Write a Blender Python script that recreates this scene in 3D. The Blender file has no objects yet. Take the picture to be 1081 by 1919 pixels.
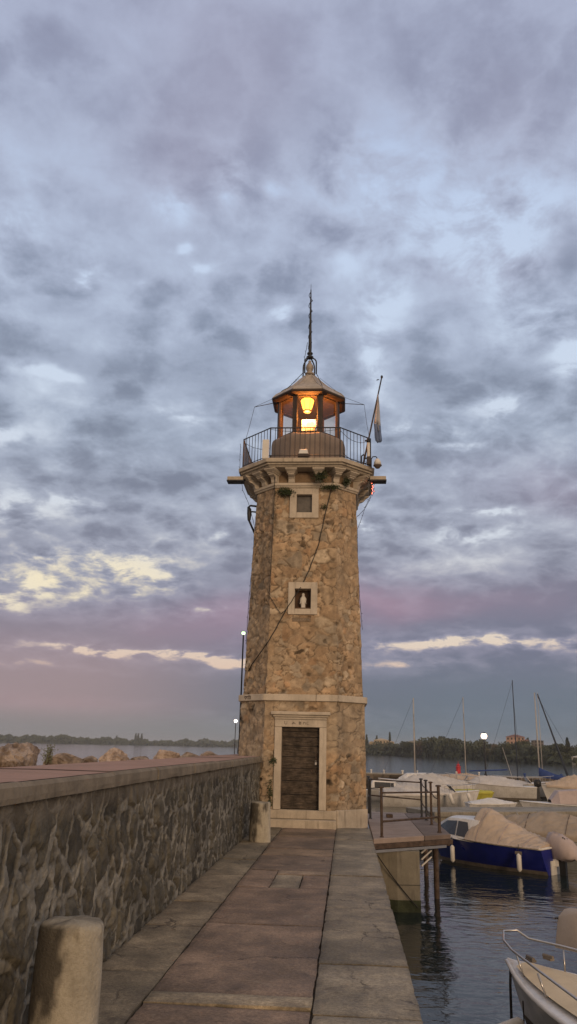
import bpy, bmesh, math, random
import numpy as np
from mathutils import Vector, Matrix, noise as mnoise
random.seed(7)
rad = math.radians
SC = bpy.context.scene
COL = SC.collection

# ------------------------------------------------------------------ camera
PITCH, ROLL, YAW = rad(16.5), rad(1.33), rad(-4.45)
fwd = Vector((math.sin(YAW)*math.cos(PITCH), math.cos(YAW)*math.cos(PITCH), math.sin(PITCH)))
r0 = Vector((math.cos(YAW), -math.sin(YAW), 0)); u0 = r0.cross(fwd)
up = u0*math.cos(ROLL) - r0*math.sin(ROLL); right = r0*math.cos(ROLL) + u0*math.sin(ROLL)
cd = bpy.data.cameras.new("camera"); cam = bpy.data.objects.new("camera", cd); COL.objects.link(cam)
cd.sensor_fit = 'VERTICAL'; cd.sensor_height = 36; cd.lens = 1480/1919*36
cd.clip_start = 0.05; cd.clip_end = 20000
m = Matrix((right, up, -fwd)).transposed().to_4x4(); m.translation = Vector((0, 0, 1.75))
cam.matrix_world = m
SC.camera = cam
SC.view_settings.view_transform = 'Standard'; SC.view_settings.look = 'None'
SC.view_settings.exposure = 0.0; SC.view_settings.gamma = 1.0
SC.cycles.max_bounces = 6; SC.cycles.use_denoising = True
SC.cycles.denoising_input_passes = 'RGB_ALBEDO_NORMAL'
SC.cycles.sample_clamp_indirect = 4.0

SUN_EL, SUN_AZ = 9.0, 158.0          # azimuth clockwise from +Y: low, behind the camera and a little to the right

# ------------------------------------------------------------------ node helper
class NT:
    def __init__(s, tree): s.t = tree; s.n = tree.nodes; s.l = tree.links
    def new(s, typ, **kw):
        n = s.n.new(typ)
        for k, v in kw.items(): setattr(n, k, v)
        return n
    def put(s, sock, v):
        if isinstance(v, (int, float)): sock.default_value = v
        elif isinstance(v, (tuple, list)):
            v = tuple(v)
            if sock.type == 'RGBA' and len(v) == 3: v = v + (1,)
            sock.default_value = v
        else: s.l.new(v, sock)
    def m(s, op, a, b=0.0, c=0.0, clamp=False):
        n = s.new('ShaderNodeMath', operation=op, use_clamp=clamp)
        s.put(n.inputs[0], a); s.put(n.inputs[1], b); s.put(n.inputs[2], c)
        return n.outputs[0]
    def vm(s, op, a, b=(0, 0, 0)):
        n = s.new('ShaderNodeVectorMath', operation=op)
        s.put(n.inputs[0], a); s.put(n.inputs[1], b)
        return n.outputs[0]
    def noise(s, vec, scale, detail=4, rough=.5, dist=0, out=0, dim='3D'):
        n = s.new('ShaderNodeTexNoise', noise_dimensions=dim)
        if vec is not None: s.put(n.inputs['Vector'], vec)
        n.inputs['Scale'].default_value = scale; n.inputs['Detail'].default_value = detail
        n.inputs['Roughness'].default_value = rough; n.inputs['Distortion'].default_value = dist
        return n.outputs[out]
    def mr(s, v, a, b, c=0., d=1., smooth=True):
        n = s.new('ShaderNodeMapRange', interpolation_type='SMOOTHSTEP' if smooth else 'LINEAR')
        s.put(n.inputs[0], v); s.put(n.inputs[1], a); s.put(n.inputs[2], b); s.put(n.inputs[3], c); s.put(n.inputs[4], d)
        return n.outputs[0]
    def mix(s, f, a, b, mode='MIX'):
        n = s.new('ShaderNodeMix', data_type='RGBA', blend_type=mode)
        s.put(n.inputs[0], f); s.put(n.inputs[6], a); s.put(n.inputs[7], b)
        return n.outputs[2]
    def ramp(s, v, stops, interp='LINEAR'):
        n = s.new('ShaderNodeValToRGB'); n.color_ramp.interpolation = interp
        e = n.color_ramp.elements
        while len(e) < len(stops): e.new(.5)
        for i, (p, c) in enumerate(stops): e[i].position = p; e[i].color = tuple(c) + (1,)
        s.put(n.inputs[0], v); return n.outputs[0]

def lin(*c):
    return tuple((v/255/12.92 if v/255 <= .04045 else ((v/255+.055)/1.055)**2.4) for v in c)

# ------------------------------------------------------------------ world: dusk sky with broken cloud
W = bpy.data.worlds.new("World"); SC.world = W; W.use_nodes = True
N = NT(W.node_tree); N.n.clear()
geo = N.new('ShaderNodeTexCoord'); d = geo.outputs['Generated']
sx = N.new('ShaderNodeSeparateXYZ'); N.l.new(d, sx.inputs[0]); X, Y, Z = sx.outputs
az = N.m('MULTIPLY', N.m('ARCTAN2', X, Y), 57.2958)
el = N.m('MULTIPLY', N.m('ARCSINE', Z), 57.2958)
zz = N.m('ADD', N.m('MAXIMUM', Z, 0.0), 0.27)
pl = N.new('ShaderNodeCombineXYZ'); N.put(pl.inputs[0], N.m('DIVIDE', X, zz)); N.put(pl.inputs[1], N.m('DIVIDE', Y, zz))
P = pl.outputs[0]
warpc = N.noise(P, 2.2, 5, .6, 0, out=1)
warp = N.vm('SUBTRACT', warpc, (.5, .5, .5))
ws = N.new('ShaderNodeSeparateXYZ'); N.l.new(warp, ws.inputs[0])
fl = N.mr(el, 0, 25, .25, 1.0, False)
azw = N.m('MULTIPLY_ADD', ws.outputs[0], 9.0, az)
elw = N.m('MULTIPLY_ADD', N.m('MULTIPLY', ws.outputs[1], fl), 8.0, el)
def blob(a, e, ra, re, amp):
    u = N.m('DIVIDE', N.m('SUBTRACT', azw, a), ra); v = N.m('DIVIDE', N.m('SUBTRACT', elw, e), re)
    q = N.m('ADD', N.m('MULTIPLY', u, u), N.m('MULTIPLY', v, v))
    return N.m('MULTIPLY', N.m('EXPONENT', N.m('MULTIPLY', q, -1.0)), amp)
def total(bl):
    t = None
    for b in bl:
        o = blob(*b); t = o if t is None else N.m('ADD', t, o)
    return t
GAPS = [(10.9, 35.81, 6.6, 3.45, 0.3), (2.22, 39.79, 5.72, 3.11, 0.16), (12.27, 31.54, 2.64, 2.07, 0.14), (3.41, 31.52, 1.54, 1.9, 0.2), (-9.98, 39.33, 1.54, 2.07, 0.22), (-14.97, 36.9, 1.98, 1.21, 0.2), (-27.28, 34.25, 1.98, 1.55, 0.15), (-21.0, 31.56, 1.06, 0.48, 0.34), (-14.45, 33.76, 0.7, 0.41, 0.3), (-12.82, 32.61, 1.06, 0.31, 0.24), (-17.27, 31.08, 0.53, 0.41, 0.2), (-5.25, 29.59, 0.97, 0.62, 0.28), (-22.41, 25.14, 1.85, 0.48, 0.3), (-12.63, 24.36, 1.76, 0.48, 0.26), (-25.13, 21.07, 1.5, 0.55, 0.3), (-23.18, 15.79, 2.64, 0.83, 0.2), (-19.88, 16.33, 1.5, 0.48, 0.24), (2.08, 28.29, 1.23, 2.07, 0.2), (11.78, 24.4, 1.94, 1.1, 0.28), (6.11, 22.53, 3.52, 0.76, 0.24), (8.05, 20.93, 2.2, 0.41, 0.2), (16.42, 26.78, 1.5, 1.38, 0.24), (14.5, 29.16, 2.64, 0.97, 0.16), (-0.06, 33.76, 1.76, 1.04, 0.15), (-6.04, 38.85, 0.88, 0.69, 0.15), (9.65, 15.94, 1.58, 0.24, 0.3), (8.94, 14.46, 2.64, 0.48, 0.22), (1.83, 14.6, 0.97, 0.41, 0.25), (-16.07, 12.1, 3.08, 1.31, 0.3), (-23.23, 10.08, 2.64, 1.52, 0.12), (-24.32, 9.81, 1.32, 0.97, 0.24), (-21.72, 12.6, 3.08, 0.83, 0.2), (-21.16, 10.8, 2.64, 0.76, 0.12), (-8.81, 14.41, 0.7, 0.41, 0.26), (-9.92, 9.0, 2.64, 0.35, 0.2), (8.24, 6.79, 6.6, 0.41, 0.56), (-9.18, 5.71, 3.74, 0.31, 0.52), (-17.41, 5.98, 5.28, 0.28, 0.42), (-21.92, 4.75, 3.96, 0.28, 0.16), (5.24, 5.46, 3.96, 0.28, 0.16), (-16.89, 26.02, 9.24, 1.73, -0.08), (8.59, 32.61, 4.84, 1.73, -0.1), (17.44, 33.23, 1.58, 1.24, -0.2), (9.49, 26.06, 4.84, 1.38, -0.08), (9.5, 10.33, 11.0, 1.73, -0.1), (-9.06, 11.32, 3.96, 2.07, -0.08), (-24.51, 42.18, 7.04, 4.14, -0.02), (-6.42, 46.61, 4.84, 5.52, -0.05), (5.71, 8.88, 11.0, 0.86, -0.12), (-17.18, 7.54, 11.44, 0.76, -0.12), (-4.17, 3.55, 35.2, 1.04, -0.2)]
PINK = [(1.91, 10.01, 4.84, 1.38, 0.55), (8.75, 10.34, 9.68, 1.55, 0.3), (-11.23, 8.38, 6.6, 1.73, 0.4), (-6.63, 9.11, 3.52, 1.73, 0.35), (-21.65, 2.3, 7.04, 0.69, 0.25), (15.06, 17.11, 3.96, 1.73, 0.2)]
MAUVE = [(-10.25, 45.84, 8.36, 5.18, 0.32), (-14.82, 39.89, 5.72, 3.45, 0.28), (13.99, 41.84, 5.72, 4.14, 0.2), (10.74, 33.45, 5.28, 1.38, 0.22), (12.93, 18.38, 7.48, 2.42, 0.25)]
YEL = [(-19.32, 10.75, 11.44, 3.11, 1.0), (8.24, 6.79, 8.8, 1.38, 0.25), (-8.42, 5.74, 5.28, 1.04, 0.1)]
big = N.noise(P, 2.9, 9, .62, .2)
fine = N.noise(P, 10.5, 9, .62, .3)
huge = N.noise(P, .7, 3, .5)
pw_ = N.vm('ADD', P, N.vm('MULTIPLY', N.vm('SUBTRACT', N.noise(P, 4.5, 6, .6, 0, out=1), (.5, .5, .5)), (.30, .30, 0)))
vo = N.new('ShaderNodeTexVoronoi', feature='F1'); N.l.new(pw_, vo.inputs['Vector']); vo.inputs['Scale'].default_value = 11.0
puff = N.mr(vo.outputs['Distance'], .15, .75, 0, 1)
puff = N.m('MULTIPLY', puff, N.mr(el, 5, 14, .15, 1.0))
g = N.m('ADD', N.m('MULTIPLY', big, .60), N.m('MULTIPLY', fine, .45))
g = N.m('ADD', g, N.m('MULTIPLY', huge, .14))
g = N.m('ADD', g, N.m('MULTIPLY', puff, .15))
g = N.m('SUBTRACT', g, .125)
toph = N.mr(el, 33, 44, 1.0, .75)
g = N.m('ADD', N.m('MULTIPLY', N.m('SUBTRACT', g, .5), toph), .5)
g = N.m('ADD', g, N.m('MULTIPLY', total(GAPS), N.mr(fine, .36, .60, .35, 1.25)))
lowfade = N.mr(el, 5, 14, .0, 1.0)
shade = N.mr(g, .36, .64)                    # soft light and dark inside the cloud sheet
gap = N.mr(g, .565, .86)                      # where the brighter sky comes through
rp = N.m('DIVIDE', el, 90, clamp=True)
dark = N.ramp(rp, [(0, lin(98, 112, 120)), (.03, lin(106, 115, 130)), (.075, lin(118, 121, 142)), (.15, lin(128, 131, 149)),
                   (.24, lin(129, 138, 157)), (.33, lin(135, 146, 168)), (.42, lin(141, 148, 173)), (.53, lin(147, 152, 177)), (1, lin(140, 145, 160))])
lite = N.ramp(rp, [(0, lin(112, 126, 134)), (.03, lin(126, 132, 148)), (.075, lin(150, 148, 168)), (.15, lin(166, 170, 187)),
                   (.24, lin(168, 179, 199)), (.33, lin(175, 186, 209)), (.42, lin(180, 190, 214)), (.53, lin(177, 185, 210)), (1, lin(175, 180, 195))])
opn = N.ramp(rp, [(0, lin(165, 155, 148)), (.05, lin(226, 192, 172)), (.10, lin(226, 216, 208)), (.16, lin(216, 222, 232)), (.3, lin(208, 222, 242)), (.5, lin(188, 206, 238)), (1, lin(190, 200, 222))])
c = N.mix(shade, dark, lite)
warmf = N.m('MINIMUM', total(PINK), 1.0)
c = N.mix(N.m('MULTIPLY', warmf, .75), c, lin(180, 142, 160))
leftlow = N.m('MULTIPLY', N.mr(az, -2, -20), N.mr(el, 11, 4))
c = N.mix(N.m('MULTIPLY', leftlow, .6), c, lin(184, 154, 154))
leftlow2 = N.m('MULTIPLY', N.mr(az, -2, -12), N.mr(el, 2.6, .6))
c = N.mix(N.m('MULTIPLY', leftlow2, .7), c, lin(126, 130, 132))
rl = N.m('MULTIPLY', N.mr(az, 0, 8), N.mr(el, 7, 2))
c = N.mix(N.m('MULTIPLY', rl, .55), c, lin(104, 119, 135))
topw = N.m('MINIMUM', total(MAUVE), 1.0)
c = N.mix(topw, c, lin(168, 164, 186))
yel = N.m('MINIMUM', total(YEL), 1.0)
o2 = N.mix(yel, opn, lin(250, 236, 204))
c = N.mix(gap, c, o2)
back = N.mr(Y, .15, -.45)                     # unseen sky behind the camera, warmed and brightened as added fill light
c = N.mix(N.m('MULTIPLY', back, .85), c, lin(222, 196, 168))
zen = N.mr(el, 52, 66)  # unseen zenith also warmed and brightened to add fill light
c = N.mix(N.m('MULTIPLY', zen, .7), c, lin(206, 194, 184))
gnd = N.mr(el, -.6, 0.0)
c = N.mix(gnd, lin(60, 66, 70), c)
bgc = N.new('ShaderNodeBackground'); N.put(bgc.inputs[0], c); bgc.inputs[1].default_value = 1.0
sky = N.new('ShaderNodeTexSky', sky_type='NISHITA'); sky.sun_disc = False
sky.sun_elevation = rad(SUN_EL); sky.sun_rotation = rad(SUN_AZ)
bgs = N.new('ShaderNodeBackground'); N.l.new(sky.outputs[0], bgs.inputs[0]); bgs.inputs[1].default_value = 0.05
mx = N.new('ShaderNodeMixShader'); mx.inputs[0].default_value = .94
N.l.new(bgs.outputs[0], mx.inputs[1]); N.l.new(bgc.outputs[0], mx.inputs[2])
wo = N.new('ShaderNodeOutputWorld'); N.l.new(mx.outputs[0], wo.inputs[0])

# ------------------------------------------------------------------ sun (soft stand-in for warm lamplight from behind the camera)
sd = bpy.data.lights.new("sun", 'SUN'); sd.energy = 1.25; sd.angle = rad(14); sd.color = (1.0, .71, .46)
so = bpy.data.objects.new("sun", sd); COL.objects.link(so)
sv = Vector((math.sin(rad(SUN_AZ))*math.cos(rad(SUN_EL)), math.cos(rad(SUN_AZ))*math.cos(rad(SUN_EL)), math.sin(rad(SUN_EL))))
so.rotation_euler = sv.to_track_quat('Z', 'Y').to_euler()

# ------------------------------------------------------------------ object helpers
def tag(o, label=None, cat=None, group=None, kind=None):
    if label: o['label'] = label
    if cat: o['category'] = cat
    if group: o['group'] = group
    if kind: o['kind'] = kind
    return o
def thing(name, label, cat, loc=(0, 0, 0), group=None, rz=0):
    o = bpy.data.objects.new(name, None); COL.objects.link(o); o.location = loc; o.rotation_euler = (0, 0, rz)
    o.empty_display_size = .1
    return tag(o, label, cat, group)
def kids(o): return [x for x in COL.objects if x.parent == o]
def copy_tree(o, parent=None):
    c = o.copy(); COL.objects.link(c)
    if parent is not None: c.parent = parent
    for ch in kids(o): copy_tree(ch, c)
    return c

class MB:
    def __init__(s): s.v = []; s.f = []
    def add(s, vs, fs):
        b = len(s.v); s.v += [tuple(p) for p in vs]; s.f += [tuple(i+b for i in f) for f in fs]; return s
    def box(s, x0, x1, y0, y1, z0, z1):
        vs = [(x, y, z) for z in (z0, z1) for (x, y) in ((x0, y0), (x1, y0), (x1, y1), (x0, y1))]
        return s.add(vs, [(3, 2, 1, 0), (4, 5, 6, 7), (0, 1, 5, 4), (1, 2, 6, 5), (2, 3, 7, 6), (3, 0, 4, 7)])
    def prism(s, poly, z0, z1, top=None):
        n = len(poly); t = top or poly
        vs = [(p[0], p[1], z0) for p in poly] + [(p[0], p[1], z1) for p in t]
        fs = [tuple(range(n))[::-1], tuple(range(n, 2*n))] + [(i, (i+1) % n, n+(i+1) % n, n+i) for i in range(n)]
        return s.add(vs, fs)
    def rings(s, rings, closed=True, cap=True):
        n = len(rings[0]); vs = [p for r in rings for p in r]; fs = []
        for k in range(len(rings)-1):
            for i in range(n if closed else n-1):
                j = (i+1) % n; fs.append((k*n+i, k*n+j, (k+1)*n+j, (k+1)*n+i))
        if cap and closed:
            fs.append(tuple(range(n))[::-1]); fs.append(tuple(range((len(rings)-1)*n, len(rings)*n)))
        return s.add(vs, fs)
    def lathe(s, c, prof, n=20):
        rs = [[(c[0]+r*math.cos(2*math.pi*i/n), c[1]+r*math.sin(2*math.pi*i/n), c[2]+z) for i in range(n)] for r, z in prof]
        return s.rings(rs)
    def tube(s, pts, r, n=6, caps=True):
        pts = [Vector(p) for p in pts]; rs = []; ref = None
        for i, p in enumerate(pts):
            t = (pts[min(i+1, len(pts)-1)] - pts[max(i-1, 0)]).normalized()
            if ref is None: ref = t.orthogonal().normalized()
            ref = (ref - t*ref.dot(t)).normalized(); b = t.cross(ref)
            rr = r[i] if isinstance(r, (list, tuple)) else r
            rs.append([p + (ref*math.cos(2*math.pi*k/n) + b*math.sin(2*math.pi*k/n))*rr for k in range(n)])
        return s.rings(rs, cap=caps)
    def build(s, name, mat, parent=None, smooth=False, bevel=0, local=False, world_parent=None):
        me = bpy.data.meshes.new(name)
        vs = s.v
        if parent is not None and not local:
            p, q = parent, Vector((0, 0, 0))
            while p is not None: q = q + p.location; p = p.parent
            vs = [(a[0]-q.x, a[1]-q.y, a[2]-q.z) for a in vs]
        me.from_pydata(vs, [], s.f); me.update()
        bm = bmesh.new(); bm.from_mesh(me); bmesh.ops.recalc_face_normals(bm, faces=bm.faces)
        if bevel: bmesh.ops.bevel(bm, geom=[e for e in bm.edges if len(e.link_faces) == 2 and e.calc_face_angle(0) > .5], offset=bevel, segments=1, affect='EDGES', clamp_overlap=True)
        bm.to_mesh(me); bm.free()
        if smooth: me.polygons.foreach_set('use_smooth', [True]*len(me.polygons))
        if mat: me.materials.append(mat)
        o = bpy.data.objects.new(name, me); COL.objects.link(o)
        if parent is not None: o.parent = parent
        return o
def box(x0, x1, y0, y1, z0, z1): return MB().box(x0, x1, y0, y1, z0, z1)
def sag(a, b, s=.1, n=8):
    a, b = Vector(a), Vector(b)
    return [a.lerp(b, i/n) - Vector((0, 0, s*4*(i/n)*(1-i/n))) for i in range(n+1)]

# ------------------------------------------------------------------ materials
def pmat(name, col, rough=.8, var=.25, scale=4, col2=None, bump=.3, bscale=30, metal=0, spec=.3, attr=None, streak=0, coat=0, space='Object', fine=True):
    mt = bpy.data.materials.new(name); mt.use_nodes = True; T = NT(mt.node_tree)
    bs = T.n['Principled BSDF']; tc = T.new('ShaderNodeTexCoord')
    if space == 'World': v = T.new('ShaderNodeNewGeometry').outputs['Position']
    else: v = tc.outputs['Object']
    if attr:
        a = T.new('ShaderNodeAttribute', attribute_name=attr); base = a.outputs['Color']
    else: base = col
    n1 = T.noise(v, scale, 5, .6)
    c2 = col2 if col2 else tuple(x*(1-var) for x in (col or (1, 1, 1)))
    if attr: cc = T.mix(1.0, base, T.mix(n1, (1+var,)*3, (1-var,)*3), 'MULTIPLY')
    else: cc = T.mix(T.mr(n1, .35, .65), base, c2)
    n2 = T.noise(v, scale*9, 4, .65)
    cc = T.mix(1.0, cc, T.mix(n2, (1+var*.7,)*3, (1-var*.7,)*3), 'MULTIPLY')
    if streak:
        sc_ = T.vm('MULTIPLY', v, (7, 7, .8)); n3 = T.noise(sc_, 1.6, 5, .6)
        cc = T.mix(T.m('MULTIPLY', T.mr(n3, .5, .72), streak), cc, (.07, .06, .05))
    T.put(bs.inputs['Base Color'], cc)
    T.put(bs.inputs['Roughness'], T.mr(n1, .2, .8, rough*.85, min(1, rough*1.1), False))
    bs.inputs['Metallic'].default_value = metal; bs.inputs['Specular IOR Level'].default_value = spec
    if coat: bs.inputs['Coat Weight'].default_value = coat
    if bump:
        b = T.new('ShaderNodeBump'); b.inputs['Strength'].default_value = bump; b.inputs['Distance'].default_value = .02
        T.put(b.inputs['Height'], T.noise(v, bscale, 6, .65)); T.l.new(b.outputs[0], bs.inputs['Normal'])
    return mt
def emat(name, col, st):
    mt = bpy.data.materials.new(name); mt.use_nodes = True; bs = mt.node_tree.nodes['Principled BSDF']
    bs.inputs['Base Color'].default_value = col + (1,); bs.inputs['Emission Color'].default_value = col + (1,)
    bs.inputs['Emission Strength'].default_value = st; return mt

M = {}
M['rubble'] = pmat('rubble_masonry', (1, 1, 1), .92, .36, 6, attr='Col', bump=.8, bscale=45, space='World')
M['tower'] = pmat('tower_masonry', (1, 1, 1), .92, .30, 3.0, attr='Col', bump=.7, bscale=26, space='World')
M['trim'] = pmat('limestone_trim', (.50, .43, .34), .8, .22, 3, bump=.25, bscale=25, streak=.45, space='World')
M['trim_clean'] = pmat('dressed_limestone', (.54, .47, .38), .8, .18, 3, bump=.2, bscale=25, streak=.2, space='World')
def paving():
    mt = bpy.data.materials.new('paving_stone_worn'); mt.use_nodes = True; T = NT(mt.node_tree); bs = T.n['Principled BSDF']
    v = T.new('ShaderNodeNewGeometry').outputs['Position']
    a = T.new('ShaderNodeAttribute', attribute_name='Col').outputs['Color']
    big_ = T.noise(v, 1.1, 6, .62); mid = T.noise(v, 5, 6, .65); fin = T.noise(v, 34, 5, .7); gr = T.noise(v, 140, 3, .7)
    c = T.mix(1.0, a, T.mix(T.mr(big_, .3, .7), (.62, .62, .60), (1.30, 1.26, 1.18)), 'MULTIPLY')
    c = T.mix(1.0, c, T.mix(T.mr(mid, .3, .7), (.74, .74, .73), (1.22, 1.22, 1.2)), 'MULTIPLY')
    c = T.mix(1.0, c, T.mix(T.mr(fin, .3, .7), (.72, .71, .70), (1.25, 1.26, 1.27)), 'MULTIPLY')
    c = T.mix(1.0, c, T.mix(T.mr(gr, .3, .7), (.80, .80, .80), (1.2, 1.2, 1.2)), 'MULTIPLY')
    st = T.m('MULTIPLY', T.mr(T.noise(v, 2.3, 7, .7, .4), .56, .70), .62); c = T.mix(st, c, (.065, .05, .038))
    pale = T.m('MULTIPLY', T.mr(T.noise(T.vm('ADD', v, (7, 3, 0)), 3.1, 6, .68, .6), .60, .74), .45); c = T.mix(pale, c, (.40, .35, .27))
    # hairline cracks wandering over the slabs
    wv = T.vm('ADD', v, T.vm('MULTIPLY', T.noise(v, 3, 5, .65, 0, out=1), (.5, .5, 0)))
    vo_ = T.new('ShaderNodeTexVoronoi', feature='DISTANCE_TO_EDGE'); T.l.new(wv, vo_.inputs['Vector']); vo_.inputs['Scale'].default_value = .75
    crk = T.m('MULTIPLY', T.m('SUBTRACT', 1.0, T.mr(vo_.outputs['Distance'], .002, .009)), T.mr(T.noise(v, .9, 3), .50, .60))
    c = T.mix(T.m('MULTIPLY', crk, .75), c, (.03, .024, .02))
    T.put(bs.inputs['Base Color'], c); T.put(bs.inputs['Roughness'], T.mr(mid, .3, .7, .62, .9)); bs.inputs['Specular IOR Level'].default_value = .4
    b = T.new('ShaderNodeBump'); b.inputs['Strength'].default_value = .8; b.inputs['Distance'].default_value = .015
    hh = T.m('ADD', T.m('MULTIPLY', mid, .6), T.m('ADD', T.m('MULTIPLY', fin, .5), T.m('MULTIPLY', gr, .15))); hh = T.m('SUBTRACT', hh, T.m('MULTIPLY', crk, .5))
    T.put(b.inputs['Height'], hh); T.l.new(b.outputs[0], bs.inputs['Normal']); return mt
M['slab'] = paving()
M['cap'] = pmat('coping_stone', (.25, .21, .155), .9, .3, 2.5, bump=.5, bscale=20, space='World', streak=.22)
M['captop'] = pmat('red_coping_top', (.37, .225, .17), .9, .2, 2, col2=(.31, .20, .15), bump=.4, bscale=24, space='World')
M['concrete'] = pmat('weathered_concrete', (.30, .27, .22), .9, .3, 2, bump=.4, bscale=18, streak=.5, space='World')
M['pier'] = pmat('pier_concrete', (.25, .225, .175), .85, .3, 1.5, bump=.35, bscale=14, streak=.5, space='World')
M['deck'] = pmat('landing_deck_slab', (.33, .26, .22), .85, .2, 2, bump=.3, bscale=20, space='World')
M['deck_dark'] = pmat('landing_deck_boards', (.20, .155, .13), .85, .25, 2, bump=.3, bscale=20, space='World')
M['iron'] = pmat('dark_iron', (.035, .035, .04), .55, .3, 8, bump=.15, metal=.3, spec=.5)
M['rust'] = pmat('rusty_iron', (.11, .075, .055), .75, .4, 10, bump=.4, bscale=60, metal=.2)
M['wood'] = pmat('old_door_wood', (.085, .064, .047), .75, .4, 5, bump=0, col2=(.035, .027, .02))
T = NT(M['wood'].node_tree); bs_ = T.n['Principled BSDF']; v_ = T.new('ShaderNodeNewGeometry').outputs['Position']
gr_ = T.noise(T.vm('MULTIPLY', v_, (2.5, 2.5, 42)), 1.6, 6, .7, .3); old_ = bs_.inputs['Base Color'].links[0].from_socket
T.put(bs_.inputs['Base Color'], T.mix(1.0, old_, T.mix(T.mr(gr_, .35, .65), (.45, .45, .45), (1.7, 1.7, 1.7)), 'MULTIPLY'))
b_ = T.new('ShaderNodeBump'); b_.inputs['Strength'].default_value = .8; b_.inputs['Distance'].default_value = .02; T.put(b_.inputs['Height'], gr_); T.l.new(b_.outputs[0], bs_.inputs['Normal'])
M['roofm'] = pmat('lantern_roof_metal', (.40, .34, .28), .55, .25, 3, bump=.2, spec=.5, streak=.5, space='World')
M['drum'] = pmat('drum_render', (.23, .185, .155), .85, .15, 2, bump=.2, bscale=20, space='World')
M['frame'] = pmat('lantern_frame_paint', (.055, .04, .034), .6, .2, 4, bump=.1)
M['white'] = pmat('white_paint', (.66, .63, .58), .5, .12, 3, bump=.08, spec=.5)
M['gel'] = pmat('boat_gelcoat', (.70, .68, .66), .35, .14, 2, bump=0, spec=.5, col2=(.56, .54, .51), streak=.25)
M['cream'] = pmat('cream_deck', (.62, .50, .32), .6, .1, 4, bump=.15, bscale=60)
M['blue'] = pmat('navy_hull', (.013, .020, .20), .3, .2, 3, bump=0, spec=.5, col2=(.010, .016, .15))
M['bottom'] = pmat('antifouling_grey', (.20, .17, .14), .8, .3, 4, bump=.2)
M['tarp'] = pmat('beige_tarpaulin', (.50, .40, .31), .85, .14, 2.5, bump=.35, bscale=7)
M['tarp2'] = pmat('brown_tarpaulin', (.36, .29, .22), .85, .16, 2.5, bump=.35, bscale=7)
M['tarp3'] = pmat('grey_white_tarpaulin', (.56, .53, .50), .85, .14, 2.5, bump=.3, bscale=7)
M['tarpm'] = pmat('mauve_tarpaulin', (.46, .38, .36), .85, .14, 2.5, bump=.35, bscale=9)
M['yellow'] = pmat('yellow_green_cover', (.50, .46, .07), .7, .2, 3, bump=.2)
M['bluecov'] = pmat('blue_sail_cover', (.03, .06, .20), .8, .2, 4, bump=.3)
M['red'] = pmat('red_beacon_paint', (.50, .03, .04), .5, .2, 4, bump=.1)
M['darkglass'] = pmat('dark_window', (.03, .028, .028), .15, .2, 3, bump=0, spec=.6)
M['chrome'] = pmat('stainless_tube', (.5, .48, .46), .3, .1, 4, bump=0, metal=.85)
M['black'] = pmat('black_plastic', (.02, .02, .022), .45, .2, 4, bump=0)
M['mast'] = pmat('aluminium_mast', (.45, .42, .38), .45, .15, 3, bump=0, metal=.3)
M['mastdark'] = pmat('dark_furled_sail', (.05, .06, .08), .7, .2, 3, bump=.1)
M['cable'] = pmat('black_cable', (.025, .022, .02), .7, .2, 5, bump=0)
M['leaf'] = pmat('wall_plant_leaf', (.055, .075, .03), .8, .4, 6, bump=0)
M['rock'] = pmat('limestone_boulder', (.34, .27, .21), .9, .45, 4.5, col2=(.15, .115, .09), bump=.7, bscale=9)
M['rockb'] = pmat('brown_white_boulder', (.13, .09, .06), .9, .4, 4.5, col2=(.36, .29, .24), bump=.8, bscale=9)
M['rockp'] = pmat('pale_boulder', (.46, .36, .29), .9, .4, 5, col2=(.25, .19, .15), bump=.5, bscale=9)
M['statue'] = pmat('white_statue_plaster', (.62, .58, .52), .6, .1, 6, bump=.1)
M['niche'] = pmat('niche_brown_lining', (.12, .07, .045), .85, .25, 6, bump=.2)
M['flagw'] = pmat('flag_white_cloth', (.50, .50, .54), .85, .15, 4, bump=.2)
M['flagb'] = pmat('flag_slate_cloth', (.14, .19, .32), .85, .15, 4, bump=.2)

wm = bpy.data.materials.new('lake_water'); wm.use_nodes = True; T = NT(wm.node_tree); bs = T.n['Principled BSDF']
gp = T.new('ShaderNodeNewGeometry').outputs['Position']
T.put(bs.inputs['Base Color'], T.mix(T.noise(gp, .25, 3), (.010, .016, .018), (.016, .026, .024)))
bs.inputs['Roughness'].default_value = .07; bs.inputs['IOR'].default_value = 1.333
v1 = T.vm('MULTIPLY', gp, (1.0, 1.5, 1))
w1 = T.noise(v1, 2.6, 3, .5, .5); w2 = T.noise(v1, .7, 3, .5, .3); w3 = T.noise(v1, 9, 2, .5, .2)
dist = T.m('MULTIPLY', T.vm('LENGTH', T.vm('SUBTRACT', gp, (0, 0, 1.75))), 1)
vl = T.new('ShaderNodeVectorMath', operation='LENGTH'); T.l.new(gp, vl.inputs[0])
h = T.m('ADD', T.m('MULTIPLY', w1, .5), T.m('ADD', T.m('MULTIPLY', w2, .9), T.m('MULTIPLY', w3, .06)))
b = T.new('ShaderNodeBump'); b.inputs['Strength'].default_value = 1.0; b.inputs['Distance'].default_value = .026
T.put(b.inputs['Height'], h); T.l.new(b.outputs[0], bs.inputs['Normal'])
M['water'] = wm

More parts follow.
